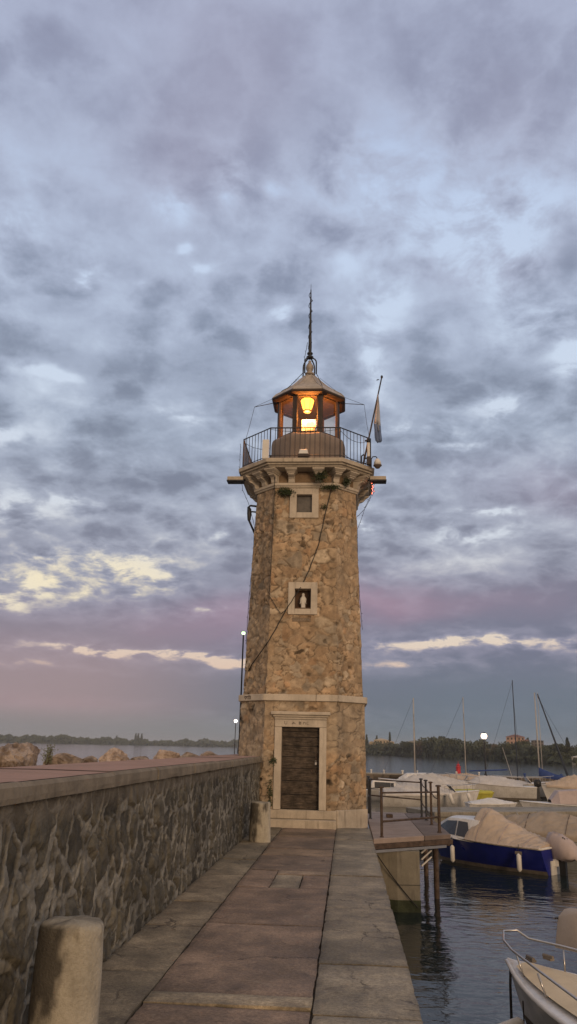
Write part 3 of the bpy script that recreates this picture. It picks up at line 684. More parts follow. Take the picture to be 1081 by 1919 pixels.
# corbels
def corbel(cx, cy, ang):
    """one scrolled bracket; ang is the outward direction"""
    mb = MB(); o = Vector((math.cos(ang), math.sin(ang), 0)); s_ = Vector((-o.y, o.x, 0)); b0 = Vector((cx, cy, 0))
    def pr(w, prof):   # side profile (out, z) swept across the width w
        a = [b0+o*u+Vector((0, 0, z))-s_*w for u, z in prof]; c_ = [b0+o*u+Vector((0, 0, z))+s_*w for u, z in prof]
        n = len(prof); mb.add(a+c_, [tuple(range(n)), tuple(range(n, 2*n))[::-1]]+[(i, (i+1) % n, n+(i+1) % n, n+i) for i in range(n)])
    pr(.082, [(-.12, 8.27), (.055, 8.27), (.07, 8.30), (.085, 8.36), (.13, 8.40), (.20, 8.425), (.235, 8.44), (.235, 8.47), (-.12, 8.47)])
    pr(.105, [(-.12, 8.472), (.26, 8.472), (.27, 8.50), (-.12, 8.50)])
    # flaring capital
    a0, a1 = (.105, .275, 8.502), (.15, .36, 8.552)
    for (w0, u0, z0_, w1__, u1, z1_) in ((.105, .275, 8.502, .150, .335, 8.545), (.150, .345, 8.547, .158, .352, 8.585)):
        vs = []
        for w, u, z in ((w0, u0, z0_), (w1__, u1, z1_)):
            vs += [b0-s_*w-o*.12+Vector((0, 0, z)), b0+s_*w-o*.12+Vector((0, 0, z)), b0+s_*w+o*u+Vector((0, 0, z)), b0-s_*w+o*u+Vector((0, 0, z))]
        mb.add(vs, [(0, 1, 2, 3), (4, 5, 6, 7), (0, 1, 5, 4), (1, 2, 6, 5), (2, 3, 7, 6), (3, 0, 4, 7)])
    return mb.build('corbel', M['trim_clean'], LH, bevel=.006)
oc = octo(1.32, .78)
angs = [-90, -45, 0, 45, 90, 135, 180, 225]
for k in range(8):
    a, b_ = oc[k], oc[(k+1) % 8]
    ts = (.275, .725) if k % 2 == 0 else (.5,)
    for t in ts: corbel(lerp(a[0], b_[0], t), lerp(a[1], b_[1], t), rad(angs[k]))
    corbel(a[0], a[1], rad(angs[k]-22.5))
# gallery slab with mouldings
mb = MB()
mb.prism(octo(1.66, .91), 8.59, 8.64, octo(1.70, .93)); mb.prism(octo(1.735, .95), 8.643, 8.69, octo(1.745, .955)); mb.prism(octo(1.79, .98), 8.693, 8.80, octo(1.80, .985))
slab = mb.build('gallery_slab', M['trim'], LH, bevel=.01)
# railing
rail = MB(); rp_ = octo(1.70, .90)
for z, r in ((9.66, .017), (8.90, .011)):
    for k in range(8): rail.tube([rp_[k]+(z,), rp_[(k+1) % 8]+(z,)], r, 6)
RL = rail.build('gallery_railing', M['iron'], LH)
RLo = Vector((TX, TY, 0))
bal0 = MB().tube([(0, 0, 8.82), (0, 0, 9.655)], .0085, 5).build('baluster', M['iron'], None)
pst0 = MB().tube([(0, 0, 8.80), (0, 0, 9.67)], .017, 6).build('post', M['iron'], None)
n_b = 0
for k in range(8):
    a, b_ = rp_[k], rp_[(k+1) % 8]; L = math.hypot(b_[0]-a[0], b_[1]-a[1]); n = int(L/.125)
    for i in range(n):
        src = pst0 if i == 0 else bal0
        o = src.copy(); COL.objects.link(o); o.parent = RL
        o.location = (lerp(a[0], b_[0], i/n)-TX, lerp(a[1], b_[1], i/n)-TY, 0)
bpy.data.objects.remove(bal0); bpy.data.objects.remove(pst0)
# drum under the lantern
def ngon(r, n, off=0, cx=TX, cy=TY): return [(cx+r*math.cos(2*math.pi*i/n+off), cy+r*math.sin(2*math.pi*i/n+off)) for i in range(n)]
def ring(r, z, n=48, oct_=.0):
    out = []
    for i in range(n):
        a = 2*math.pi*i/n; ao = (a+math.pi/8) % (math.pi/4)-math.pi/8       # 0 at face centre
        k = 1/math.cos(ao); rr = r*((1-oct_)+oct_*k)
        out.append((TX+rr*math.cos(a), TY+rr*math.sin(a), z))
    return out
MB().rings([ring(1.03, 8.80, oct_=.5), ring(1.03, 9.70, oct_=.5), ring(1.015, 9.77, oct_=.5), ring(.97, 9.83, oct_=.7), ring(.90, 9.87, oct_=.9), ring(.80, 9.885, oct_=1)]).build('lantern_base', M['drum'], LH)
# lantern room
OFF = math.pi/8
HW = .815; R8 = HW/math.cos(math.pi/8)
ZB, ZT = 9.88, 11.08
lb = MB()
for i in range(8):
    a = OFF+i*math.pi/4; o = (math.cos(a), math.sin(a)); s_ = (-o[1], o[0]); c0 = R8
    q = [(TX+o[0]*(c0+.015)+s_[0]*.012, TY+o[1]*(c0+.015)+s_[1]*.012), (TX+o[0]*(c0+.015)-s_[0]*.012, TY+o[1]*(c0+.015)-s_[1]*.012)]
    am, ap = a-math.pi/8, a+math.pi/8
    # a bent post hugging the corner
    pf = []
    for sgn, an in ((-1, am), (1, ap)):
        nx, ny = math.cos(an), math.sin(an); tx_, ty_ = -ny*(-sgn), nx*(-sgn)
        pf.append(((TX+o[0]*c0+tx_*.07), (TY+o[1]*c0+ty_*.07), nx, ny))
    (xa, ya, na, ma), (xb, yb, nb_, mb2) = pf
    poly = [(xa, ya), (q[1][0], q[1][1]), (q[0][0], q[0][1]), (xb, yb), (xb-nb_*.05, yb-mb2*.05), (TX+o[0]*(c0-.07), TY+o[1]*(c0-.07)), (xa-na*.05, ya-ma*.05)]
    mbp = MB().prism(poly, ZB, ZT); mbp.build('lantern_post', M['frame'], LH)
for (z0, z1, ro, ri) in ((ZB-.005, ZB+.06, R8+.01, R8-.07), (ZT-.11, ZT+.02, R8+.01, R8-.07)):
    A_, B_ = ngon(ro, 8, OFF), ngon(ri, 8, OFF)
    sill = MB().rings([[q_+(z0,) for q_ in B_], [q_+(z0,) for q_ in A_], [q_+(z1,) for q_ in A_], [q_+(z1,) for q_ in B_], [q_+(z0,) for q_ in B_]], cap=False)
    sill.build('lantern_ring', M['frame'], LH)
gA = ngon(R8-.03, 8, OFF)
for i in range(8):
    j = (i+1) % 8; a, b_ = gA[i], gA[j]
    t0, t1 = .12, .88
    p, q = (lerp(a[0], b_[0], t0), lerp(a[1], b_[1], t0)), (lerp(a[0], b_[0], t1), lerp(a[1], b_[1], t1))
    MB().add([p+(ZB+.06,), q+(ZB+.06,), q+(ZT-.11,), p+(ZT-.11,)], [(0, 1, 2, 3)]).build('glass_pane', M['glass'], LH)
# warm painted timber ceiling and upper inner band
MB().prism(ngon(R8-.09, 8, OFF), ZT-.03, ZT+.01).build('ceiling', pmat('lantern_ceiling_paint', (.78, .36, .2), .8, .3, 8, bump=.3), LH)
# roof: eight-sided bell
prof = [(.90, 11.05), (.98, 11.06), (1.0, 11.11), (.91, 11.22), (.79, 11.31), (.65, 11.415), (.54, 11.51), (.44, 11.61), (.35, 11.71), (.265, 11.81), (.20, 11.88), (.155, 11.935), (.10, 11.97)]
MB().rings([[p+(z,) for p in ngon(r/math.cos(math.pi/8), 8, OFF)] for r, z in prof]).build('roof', M['roofm'], LH)
MB().rings([[p+(z,) for p in ngon(r/math.cos(math.pi/8), 8, OFF)] for r, z in ((.80, 10.985), (.93, 10.99), (1.0, 11.02), (1.025, 11.055), (1.025, 11.09), (.9, 11.10))]).build('eave_trim', M['frame'], LH)
for i in range(8):
    a = OFF+i*math.pi/4
    rb = MB().tube([(TX+r/math.cos(math.pi/8)*math.cos(a), TY+r/math.cos(math.pi/8)*math.sin(a), z+.006) for r, z in prof[2:]], .013, 5)
    rb.build('roof_seam', M['roofm'], LH)
MB().lathe((TX, TY, 0), [(.12, 12.0), (.14, 12.04), (.10, 12.07), (.07, 12.10), (.10, 12.16), (.115, 12.23), (.10, 12.30), (.06, 12.36), (.04, 12.40), (.045, 12.44), (.01, 12.47)], 16).build('finial_urn', M['roofm'], LH, smooth=True)
for i in range(4):
    a = math.pi/4+i*math.pi/2+.2; c_, s_ = math.cos(a), math.sin(a)
    MB().tube([(TX+r*c_, TY+r*s_, z) for r, z in ((.235, 11.97), (.235, 12.30), (.225, 12.38), (.18, 12.45), (.12, 12.50), (.07, 12.545), (.05, 12.60))], .021, 6).build('finial_strut', M['iron'], LH, smooth=True)
MB().lathe((TX, TY, 0), [(.05, 12.52), (.10, 12.54), (.105, 12.58), (.05, 12.60), (.045, 12.64), (.085, 12.67), (.085, 12.70), (.045, 12.73), (.052, 12.90), (.04, 13.3), (.030, 13.9), (.022, 14.5), (.014, 14.80), (.006, 14.82), (.005, 14.98), (.001, 15.0)], 10).build('spire', M['iron'], LH, smooth=True)
# lamps in the lantern room
M['lampglow'] = emat('lamp_glow', (1.0, .42, .05), 4.5)
LX, LY = TX-.02, 20.12
hang = MB().lathe((LX, LY, 0), [(.001, 11.075), (.15, 11.06), (.21, 11.0), (.20, 10.985)], 6).lathe((LX, LY, 0), [(.10, 10.60), (.125, 10.62), (.125, 10.65), (.10, 10.66)], 6)
for k in range(6):
    a = k*math.pi/3; hang.tube([(LX+.115*math.cos(a), LY+.115*math.sin(a), 10.64), (LX+.20*math.cos(a), LY+.20*math.sin(a), 10.99)], .007, 4)
hl = hang.build('hanging_lamp', M['frame'], LH)
MB().lathe((LX, LY, 0), [(.10, 10.665), (.14, 10.75), (.185, 10.93), (.175, 10.975)], 6).build('lamp_glow', M['lampglow'], hl)
bl_ = MB().box(TX-.17, TX+.21, 20.22, 20.45, 10.0, 10.43).build('lamp_housing', M['white'], LH)
MB().lathe((TX+.07, 20.12, 0), [(.01, 10.10), (.08, 10.13), (.11, 10.22), (.09, 10.31), (.02, 10.35)], 12).build('navigation_lamp', emat('navigation_lamp_glow', (1.0, .55, .14), 5), bl_, smooth=True)
for (q_, e_, r) in (((LX, LY-.05, 10.55), 180, .12), ((TX+.07, 20.0, 10.42), 50, .09)):
    ld = bpy.data.lights.new('lantern_light', 'POINT'); ld.energy = e_; ld.color = (1, .34, .07); ld.shadow_soft_size = r
    lo = bpy.data.objects.new('lantern_light', ld); COL.objects.link(lo); lo.location = Vector(q_)-Vector(LH.location); lo.parent = LH

# ------------------------------------------------------------------ things on the gallery
t = thing('floodlight', 'grey box floodlight lying on the gallery edge before the lantern base', 'floodlight', (-1.12, 18.95, 8.80))
MB().box(-1.27, -.98, 18.885, 19.05, 8.835, 8.92).build('housing', M['frame'], t, bevel=.01)
vs = [(-1.25, 18.885, 8.923), (-1.0, 18.885, 8.923), (-1.0, 19.03, 8.923), (-1.25, 19.03, 8.923), (-1.22, 18.93, 9.06), (-1.03, 18.93, 9.06), (-1.03, 19.02, 9.06), (-1.22, 19.02, 9.06)]
MB().add(vs, [(0, 1, 2, 3), (4, 5, 6, 7), (0, 1, 5, 4), (1, 2, 6, 5), (2, 3, 7, 6), (3, 0, 4, 7)]).build('cover', M['white'], t, bevel=.008)
MB().box(-1.2, -1.17, 18.95, 19.0, 8.8, 8.825).box(-1.08, -1.05, 18.95, 19.0, 8.8, 8.825).build('bracket', M['iron'], t)
t = thing('equipment_panel', 'upright white panel on the left corner of the gallery railing', 'panel', (-2.10, 18.97, 8.80))
MB().box(-2.19, -2.02, 18.93, 18.99, 8.805, 9.33).build('panel', M['white'], t, bevel=.008)
MB().box(-2.00, -1.96, 18.97, 19.03, 8.80, 8.90).build('junction_box', M['black'], t)
def wingfix(s, lab):
    x = TX+s*1.80; t = thing('wall_floodlight', lab, 'floodlight', (x, 19.85, 8.52), 'long floodlights sticking out of the gallery sides')
    a, b_ = sorted((x-s*.12, x+s*.30))
    MB().box(a, b_, 19.72, 19.98, 8.50, 8.60).build('housing', M['trim'], t, bevel=.008)
    MB().box(a-.012, b_+.012, 19.70, 20.0, 8.47, 8.497).build('lens_rim', M['iron'], t)
    a, b_ = sorted((x-s*.25, x-s*.12)); MB().box(a, b_, 19.8, 19.9, 8.52, 8.56).build('bracket', M['iron'], t)
wingfix(-1, 'long flat floodlight sticking out of the left side of the gallery')
wingfix(1, 'long flat floodlight sticking out of the right side of the gallery')
# flag pole and flag
t = thing('flagpole', 'dark leaning flagpole fixed to the right corner of the gallery', 'flagpole', (.50, 19.75, 8.80))
MB().tube([(.40, 19.75, 8.85), (.93, 19.72, 11.45)], [.025, .018], 8).build('pole', M['iron'], t)
MB().lathe((.93, 19.72, 0), [(.001, 11.40), (.032, 11.43), (.032, 11.48), (.001, 11.51)], 10).build('truck', M['iron'], t)
MB().tube([(.86, 19.70, 11.36), (.80, 19.70, 11.37), (.80, 19.70, 11.33)], .012).build('pulley', M['iron'], t)
for z_ in (9.1, 9.6): MB().tube([(.42+(z_-9.1)*.08, 19.73, z_), (.54+(z_-9.1)*.1, 19.73, z_)], .02).build('clamp', M['iron'], t)
fg = thing('flag', 'limp pale and slate flag drooping from the leaning pole', 'flag', (.78, 19.70, 10.8))
def cloth(pts_l, pts_r, name, mat):
    rows = []
    for (xl, zl), (xr, zr), ph in zip(pts_l, pts_r, range(99)):
        rows.append([(lerp(xl, xr, i/10), 19.70+.035*math.sin(i*1.35+ph*.3)+.012*math.sin(i*3+ph), lerp(zl, zr, i/10)) for i in range(11)])
    mb = MB().rings(rows, closed=False, cap=False); o = mb.build(name, mat, fg, smooth=True)
    md = o.modifiers.new('solid', 'SOLIDIFY'); md.thickness = .004; return o
cloth([(.815, 10.95), (.79, 10.75), (.755, 10.5), (.725, 10.28), (.70, 10.08)], [(.83, 10.93), (.85, 10.7), (.865, 10.45), (.875, 10.2), (.885, 10.0)], 'upper_cloth', M['flagw'])
cloth([(.70, 10.08), (.715, 9.9), (.72, 9.72), (.74, 9.6), (.80, 9.52)], [(.885, 10.0), (.895, 9.82), (.91, 9.68), (.915, 9.6), (.88, 9.54)], 'lower_cloth', M['flagb'])
cloth([(.80, 10.06), (.795, 9.95), (.80, 9.85)], [(.86, 10.03), (.865, 9.92), (.865, 9.84)], 'emblem', M['flagw'])
# camera and equipment on the right corner
t = thing('dome_camera', 'white dome camera on a hooked arm beyond the right gallery corner', 'camera', (.78, 19.45, 8.75))
MB().tube([(.62, 19.5, 8.75), (.62, 19.48, 8.98), (.66, 19.46, 9.04), (.74, 19.45, 9.04), (.78, 19.45, 8.98)], .014).build('arm', M['iron'], t, smooth=True)
MB().lathe((.78, 19.45, 0), [(.03, 8.98), (.05, 8.96), (.085, 8.90), (.105, 8.80)], 16).build('shroud', M['white'], t, smooth=True)
MB().lathe((.78, 19.45, 0), [(.112, 8.80), (.112, 8.785), (.08, 8.76), (.055, 8.72), (.001, 8.70)], 16).build('dome', pmat('smoked_dome', (.16, .12, .10), .4, .2, 4, bump=0), t, smooth=True)
t = thing('signal_unit', 'cluster of white and dark equipment boxes at the foot of the flagpole', 'equipment', (.55, 19.45, 8.80))
MB().box(.50, .60, 19.38, 19.48, 8.80, 9.02).build('lower_box', M['frame'], t, bevel=.01)
MB().box(.515, .585, 19.39, 19.46, 9.025, 9.42).build('upper_box', M['white'], t, bevel=.01)
MB().lathe((.55, 19.42, 0), [(.05, 9.42), (.06, 9.46), (.045, 9.52), (.01, 9.55)], 10).build('cap', M['black'], t)
MB().tube([(.36, 19.45, 8.80), (.36, 19.45, 9.05), (.43, 19.45, 9.10)], .022).build('conduit', M['iron'], t)
# hooked bracket under the gallery on the left
t = thing('bracket_lamp', 'dark hooked bracket lamp on the left side below the gallery', 'bracket', (-2.45, 20.2, 7.5))
MB().tube([(-2.38, 20.2, 7.90), (-2.60, 20.2, 7.93), (-2.66, 20.2, 7.88), (-2.66, 20.2, 7.70), (-2.62, 20.2, 7.5), (-2.46, 20.2, 7.15)], .028, 8).build('arm', M['iron'], t, smooth=True)
MB().tube([(-2.38, 20.2, 7.74), (-2.56, 20.2, 7.76), (-2.60, 20.2, 7.70)], .022, 8).build('stay', M['iron'], t, smooth=True)
MB().lathe((-2.62, 20.16, 0), [(.02, 7.86), (.05, 7.82), (.06, 7.68), (.045, 7.52), (.01, 7.46)], 10).build('lamp_body', M['iron'], t, smooth=True)

# wire outriggers
for s, nm in ((-1, 'thin wire outrigger reaching left from the lantern eave'), (1, 'thin wire outrigger reaching right from the lantern eave')):
    t = thing('wire_outrigger', nm, 'outrigger', (TX+s*1.0, TY, 11.1), 'wire outriggers on the lantern')
    zz_ = 11.02 if s < 0 else 11.06
    MB().tube([(TX+s*1.0, TY, 11.10+(.04 if s < 0 else .0)), (TX+s*1.56, TY, zz_)], .010, 5).build('arm', M['iron'], t)
    MB().tube([(TX+s*1.56, TY, zz_), (TX+s*.98, TY, 11.30), (TX+s*.30, TY, 11.90)], .005, 4).build('stay_wire', M['cable'], t)
    MB().tube([(TX+s*1.56, TY, zz_), (TX+s*1.62, TY-.4, 10.3), (TX+s*1.70, TY-.7, 9.65)], .006, 4).build('down_wire', M['cable'], t)

# string lights: thin black cables with little bulbs
def strand(lab, paths, r=.0075, nub=.06, extra=None, parent=None):
    t = thing('string_light_cable', lab, 'cable', tuple(paths[0][0]), 'dark string light cables hung on the lighthouse')
    for pts in paths:
        pts = [Vector(p) for p in pts]
        fine_ = []
        for a, b_ in zip(pts, pts[1:]):
            n = max(1, int((b_-a).length/.10))
            for i in range(n): fine_.append(a.lerp(b_, i/n)+Vector((random.uniform(-1, 1), random.uniform(-1, 1), random.uniform(-1, 1)))*.006)
        fine_.append(pts[-1])
        mb = MB().tube(fine_, r, 4)
        MBn = MB()
        if nub:
            for p in fine_[1::2]:
                dv = Vector((random.uniform(-1, 1), random.uniform(-1, .2), random.uniform(-1, .3))).normalized()*nub*.55
                MBn.tube([p, p+dv], [.008, .004], 4)
        mb.build('cable', M['cable'], t)
        if nub: MBn.build('bulb_row', M['cable'], t)
    return t
def yf(z): return TY-(1.47-(z-2.9)/5.36*.17)-.055 if z > 2.93 else TY-1.535-.06
strand('black cable slanting across the front of the lighthouse past the niche', [[(-.40, yf(8.1), 8.12), (-.55, yf(7.4), 7.5), (-.72, yf(6.6), 6.6), (-.95, yf(6), 5.95), (-1.15, yf(5.5), 5.52), (-1.48, yf(4.95), 4.98), (-1.75, yf(4.5), 4.45), (-1.92, yf(4.1)-.0, 4.15), (-2.35, 19.6, 3.65), (-2.52, 19.9, 3.35)]], .014, .05)
strand('black cable running down the left front corner of the lighthouse', [[(-1.87, yf(8.3)-.06, 8.30), (-1.88, yf(7.5), 7.5), (-1.90, yf(6), 6.2), (-1.93, yf(5.4), 5.3), (-1.72, yf(5), 4.98), (-1.62, yf(4.9), 4.85), (-1.50, yf(4.95), 4.95)], [(-1.87, yf(8.3)-.30, 8.82), (-1.87, yf(8.3)-.06, 8.30)]], .010, 0)
strand('knobbly cable hanging down the left edge of the lighthouse', [sag((-2.90, 19.9, 9.6), (-2.86, 19.7, 8.75), .0, 4)+[Vector((-2.80, 20.0, 8.3)), Vector((-2.62, 20.1, 7.9)), Vector((-2.45, 20.0, 7.3)), Vector((-2.46, 20.0, 6.5)), Vector((-2.53, 20.0, 5.2)), Vector((-2.56, 20.0, 4.2))]], .007, .07)
strand('knobbly cable hanging down the right edge of the lighthouse', [[(.72, 19.8, 8.3), (.50, 19.95, 7.9), (.26, 19.95, 7.2), (.27, 19.95, 6.2), (.33, 19.95, 5.2), (.38, 19.95, 4.6)], sag((.62, 19.85, 8.05), (.25, 19.95, 7.55), .06)], .007, .07)
strand('cable swags looped along the gallery railing', [sag((-1.99, 18.95, 9.62), (-.19, 18.95, 9.62), .09, 14), sag((-.19, 18.97, 9.6), (.55, 19.72, 9.58), .16, 10), sag((-2.76, 19.74, 9.55), (-2.0, 18.98, 9.1), .08, 8), sag((-.12, 19.0, 8.98), (.5, 19.7, 9.0), .12, 8)], .006, .05)
strand('cable spiralling up the spire of the lighthouse', [[(TX+.05*math.cos(a), TY+.05*math.sin(a)*1.0, 12.7+a*.055) for a in np.linspace(0, 36, 90)], [(TX-.07, TY-.1, 13.0), (TX-.14, TY-.15, 12.5), (TX-.17, TY-.17, 12.0), (TX-.30, TY-.28, 11.80), (TX-.52, TY-.48, 11.42), (TX-.74, TY-.70, 11.17)], [(TX+.22, TY-.22, 11.92), (TX+.30, TY-.45, 11.64), (TX+.38, TY-.80, 11.32), (TX+.42, TY-1.03, 11.06), (TX+.42, TY-.92, 9.9)]], .009, .06)
t = strand('lit red string lights bunched under the right gallery corner', [[(.66, 19.9, 8.50), (.70, 19.8, 8.40), (.67, 19.9, 8.30), (.71, 19.8, 8.20), (.64, 19.9, 8.10)]], .008, .05)
mb = MB()
M['redglow'] = emat('red_bulb_glow', (1.0, .16, .08), 7)
for k in range(9): mb.lathe((.66+random.uniform(-.03, .05), 19.82, 8.14+k*.036), [(.001, -.012), (.010, 0), (.001, .014)], 6)
mb.build('lit_bulb_row', M['redglow'], t)
bpy.context.view_layer.update()

# plants rooted in the masonry
def tuft(lab, c_, size, n, droop=.3, name='wall_plant', mat='leaf'):
    t = thing(name, lab, 'plant', c_, None); mb = MB(); stem = MB()
    for k in range(n):
        u = Vector((random.gauss(0, 1)*size[0], -abs(random.gauss(0, 1))*size[1], random.gauss(0, 1)*size[2]))*.45
        u.z -= droop*abs(u.y)
        p = Vector(c_)+u; L = random.uniform(.02, .05); dv = Vector((random.uniform(-1, 1), random.uniform(-1, .3), random.uniform(-1, 1))).normalized(); sv_ = dv.orthogonal().normalized()*L*.35
        mb.add([p, p+dv*L*.5+sv_, p+dv*L, p+dv*L*.5-sv_], [(0, 1, 2, 3)])
        if k % 12 == 0: stem.tube([Vector(c_), Vector(c_).lerp(p, .5)+Vector((0, 0, .01)), p], [.006, .004, .002], 4)
    mb.build('foliage', M[mat], t); stem.build('stem', M['rust'], t)
tuft('dark bushy tuft growing under the gallery cornice left of the top window', (-1.60, yf(8.0), 8.02), (.22, .12, .11), 700)
tuft('dark moss-like clump hanging between the corbels right of centre', (-.68, TY-1.50, 8.42), (.18, .14, .17), 800)
tuft('leafy trail on the cornice above the right front corner', (-.42, TY-1.42, 8.13), (.30, .10, .07), 380)
tuft('small clump growing between the corbels of the right chamfer', (-.02, TY-1.20, 8.36), (.10, .10, .14), 300)
tuft('bare brown tuft in a joint right of the top window', (-.58, yf(7.6)+.01, 7.62), (.10, .04, .10), 70)
tuft('green sprig growing beside the left door jamb', (-1.72, YF-.04, 1.42), (.11, .06, .09), 90)
tuft('climbing weeds at the foot of the left door jamb', (-1.76, YF-.03, .62), (.07, .05, .45), 130)

# ================================================================== LANDING STAGE right of the lighthouse
LS = thing('landing_stage', 'raised landing stage with concrete deck and iron railing right of the lighthouse', 'landing stage', (1.3, 20, 0))
dk = MB().prism([(.53, 17.15), (1.62, 18.05), (1.62, 24.2), (.53, 24.2)], -.10, .0).build('deck_slab', M['deck'], LS, bevel=.01)
MB().prism([(1.63, 18.06), (2.24, 18.60), (2.24, 24.2), (1.63, 24.2)], -.10, -.006).build('deck_boards', M['deck_dark'], LS, bevel=.01)
MB().prism([(.53, 17.12), (2.28, 18.56), (2.28, 18.70), (.53, 17.26)], -.20, -.103).build('edge_beam', M['rust'], LS, bevel=.008)
MB().prism([(.56, 17.10), (2.12, 18.40), (2.12, 18.44), (.56, 17.14)], -.255, -.205).build('steel_angle', M['chrome'], LS)
MB().box(2.14, 2.24, 18.8, 24.2, -.26, -.103).box(.8, 2.1, 21, 21.15, -.3, -.103).box(.8, 2.1, 23.9, 24.05, -.3, -.103).build('joist', M['rust'], LS)
pr_ = MB().prism([(.60, 17.75), (1.02, 17.60), (1.48, 17.66), (1.55, 18.6), (.6, 18.6)], -3, -.262).build('pier', M['pier'], LS, bevel=.01)
MB().prism([(1.021, 17.592), (1.486, 17.652), (1.486, 17.68), (1.021, 17.62)], -.905, -.892).build('pier_joint', M['black'], pr_)
MB().prism([(.60, 17.735), (1.02, 17.585), (1.488, 17.645), (1.49, 17.72), (.6, 17.8)], -3, -1.18).build('waterline_weed', pmat('green_waterline_weed', (.05, .06, .03), .8, .4, 5, bump=.4), pr_)
t = thing('mooring_rope', 'dark rope hanging slantwise over the landing stage pier', 'rope', (1, 17.5, -.3))
MB().tube(sag((.62, 17.55, -.35), (1.42, 17.55, -1.3), .04, 12), .012, 6).build('rope', M['cable'], t)
for (x, y) in ((1.98, 19.3), (2.05, 22.5), (1.9, 24.0)):
    MB().lathe((x, y, 0), [(.06, -3), (.06, -.27)], 12).build('pile', M['rust'], LS, smooth=True)
for k in range(3):
    z = -.27-.13*k; MB().tube([(1.62, 18.9, z-.17), (1.86, 19.1, z)], .022, 4).build('ladder_step', M['white'], LS)
# railing: two fronts and a right side row
posts = [(.71, 17.50), (2.03, 18.86), (2.05, 20.76), (2.04, 21.93), (2.0, 22.85), (.60, 21.9), (.60, 23.6)]
def rpost(x, y, parent, dark, h=.97, r=.035):
    mb = MB().lathe((x, y, 0), [(r*1.6, .0), (r*1.6, .015), (r, .02), (r, h-.02), (r*1.9, h-.015), (r*1.9, h+.01), (r*.9, h+.02)], 10)
    return mb.build('post', M['rust'] if not dark else M['iron'], parent, smooth=False)
RG = thing('iron_railing', 'rusty iron pipe railing around the landing stage', 'railing', (1.4, 18.9, 0))
for i, (x, y) in enumerate(posts): rpost(x, y, RG, i in (3, 4, 5, 6), r=.028 if i != 1 else .034)
P0, P1, P2, P3, P4, P5, P6 = [Vector((x, y, 0)) for x, y in posts]
def railt(a, b_, z0, z1, r=.018, s_=0): MB().tube(sag(a+Vector((0, 0, z0)), b_+Vector((0, 0, z1)), s_, 8), r, 6).build('rail', M['rust'], RG, smooth=True)
railt(P0, P1, .86, .84); railt(P0, P1, .30, .32, .022); railt(P6, P4, .90, .88); railt(P6, P4, .48, .44); railt(P4, P3, .90, .80, .014, .05); railt(P3, P2, .80, .74, .014, .05); railt(P2, P1, .76, .70, .014, .05)
railt(P4, P3, .42, .30, .014, .05); railt(P3, P2, .30, .25, .014, .05); railt(P5, P6, .88, .9); railt(P5, P6, .45, .48)
t = thing('mooring_ring_box', 'small rusty box lying on the landing stage near the railing', 'box', (1.1, 22.4, 0))
MB().box(1.03, 1.20, 22.3, 22.5, .003, .09).build('box_body', M['rust'], t, bevel=.01)

# ================================================================== PONTOON and BREAKWATER
PT = thing('concrete_pontoon', 'long low concrete mooring pontoon behind the blue boat', 'pontoon', (7, 38, -1))
a, b_ = Vector((3.6, 35.0, 0)), Vector((16.0, 40.3, 0)); dv = (b_-a).normalized(); nv = Vector((-dv.y, dv.x, 0))
def strip(mb, a, b_, w0, w1, z0, z1): 
    q = [a+nv*w0, b_+nv*w0, b_+nv*w1, a+nv*w1]; mb.prism([(p.x, p.y) for p in q], z0, z1)
mb = MB(); strip(mb, a, b_, 0, 2.6, -.92, -.72); mb.build('deck', M['concrete'], PT, bevel=.02)
mb = MB(); strip(mb, a, b_, .10, 2.5, -1.9, -.923); mb.build('float', M['concrete'], PT)
for k in range(7):
    p = a+dv*(1.3+k*1.75)
    MB().box(p.x-.05, p.x+.05, p.y-.02, p.y+.03, -1.12, -.94).build('mooring_tag', M['white'], PT)
BW = thing('breakwater', 'long low stone breakwater closing the marina towards the lake', 'breakwater', (20, 66, -1))
bw = voro
ysn = np.arange(-14, 62, .14); zsn = np.linspace(-1.9, -.22, 14)
YY, ZZ = np.meshgrid(ysn, zsn); e, I, _ = voro(YY, ZZ, .9, .55, 5, .9, .3, .3); nf = fbm(YY*3, ZZ*3, 6, 3)
cc = (np.array([.13, .105, .08])*(.6+.8*I)[..., None]*(.6+.8*nf)[..., None])*(1-.5*(1-sstep(e, .05, .2))[..., None])
ex = np.stack([YY, 65.6-.012*YY-sstep(e, 0, .3)*.10-.1*nf, ZZ], -1)
grid_mesh('stone_face', ex, cc, M['rubble'], BW)
MB().add([(-14, 65.7, -.28), (62, 64.9, -.28), (62, 68, -.28), (-14, 68.8, -.28), (-14, 65.7, -.16), (62, 64.9, -.16), (62, 68, -.16), (-14, 68.8, -.16)], [(0, 1, 2, 3), (4, 5, 6, 7), (0, 1, 5, 4), (1, 2, 6, 5), (2, 3, 7, 6), (3, 0, 4, 7)]).build('coping', M['concrete'], BW)
MB().add([(-14, 66.2, -2.5), (62, 65.4, -2.5), (62, 68, -2.5), (-14, 68.8, -2.5), (-14, 66.2, -.29), (62, 65.4, -.29), (62, 68, -.29), (-14, 68.8, -.29)], [(0, 1, 2, 3), (4, 5, 6, 7), (0, 1, 5, 4), (1, 2, 6, 5), (2, 3, 7, 6), (3, 0, 4, 7)]).build('core', M['concrete'], BW)
lb0 = None
for k, (x, big_) in enumerate(((1.9, 0), (2.9, 0), (4.35, 1), (5.5, 0), (8.55, 0), (10.3, 0), (13.8, 1), (15.3, 0), (16.6, 1))):
    t = thing('mooring_bollard', '', 'bollard', (x, 66.0, -.16), 'small pale mooring bollards along the breakwater edge')
    t['label'] = 'small mooring bollard on the breakwater edge'
    r = .07 if big_ else .05
    MB().lathe((0, 0, 0), [(r, 0), (r, .18), (r*1.7, .20), (r*1.7, .26), (r, .29)], 8).build('post', M['white'] if x < 12 else M['bluecov'], t, local=True)
t = thing('harbour_beacon', 'small red harbour beacon standing on the breakwater', 'beacon', (8.75, 66.3, -.16))
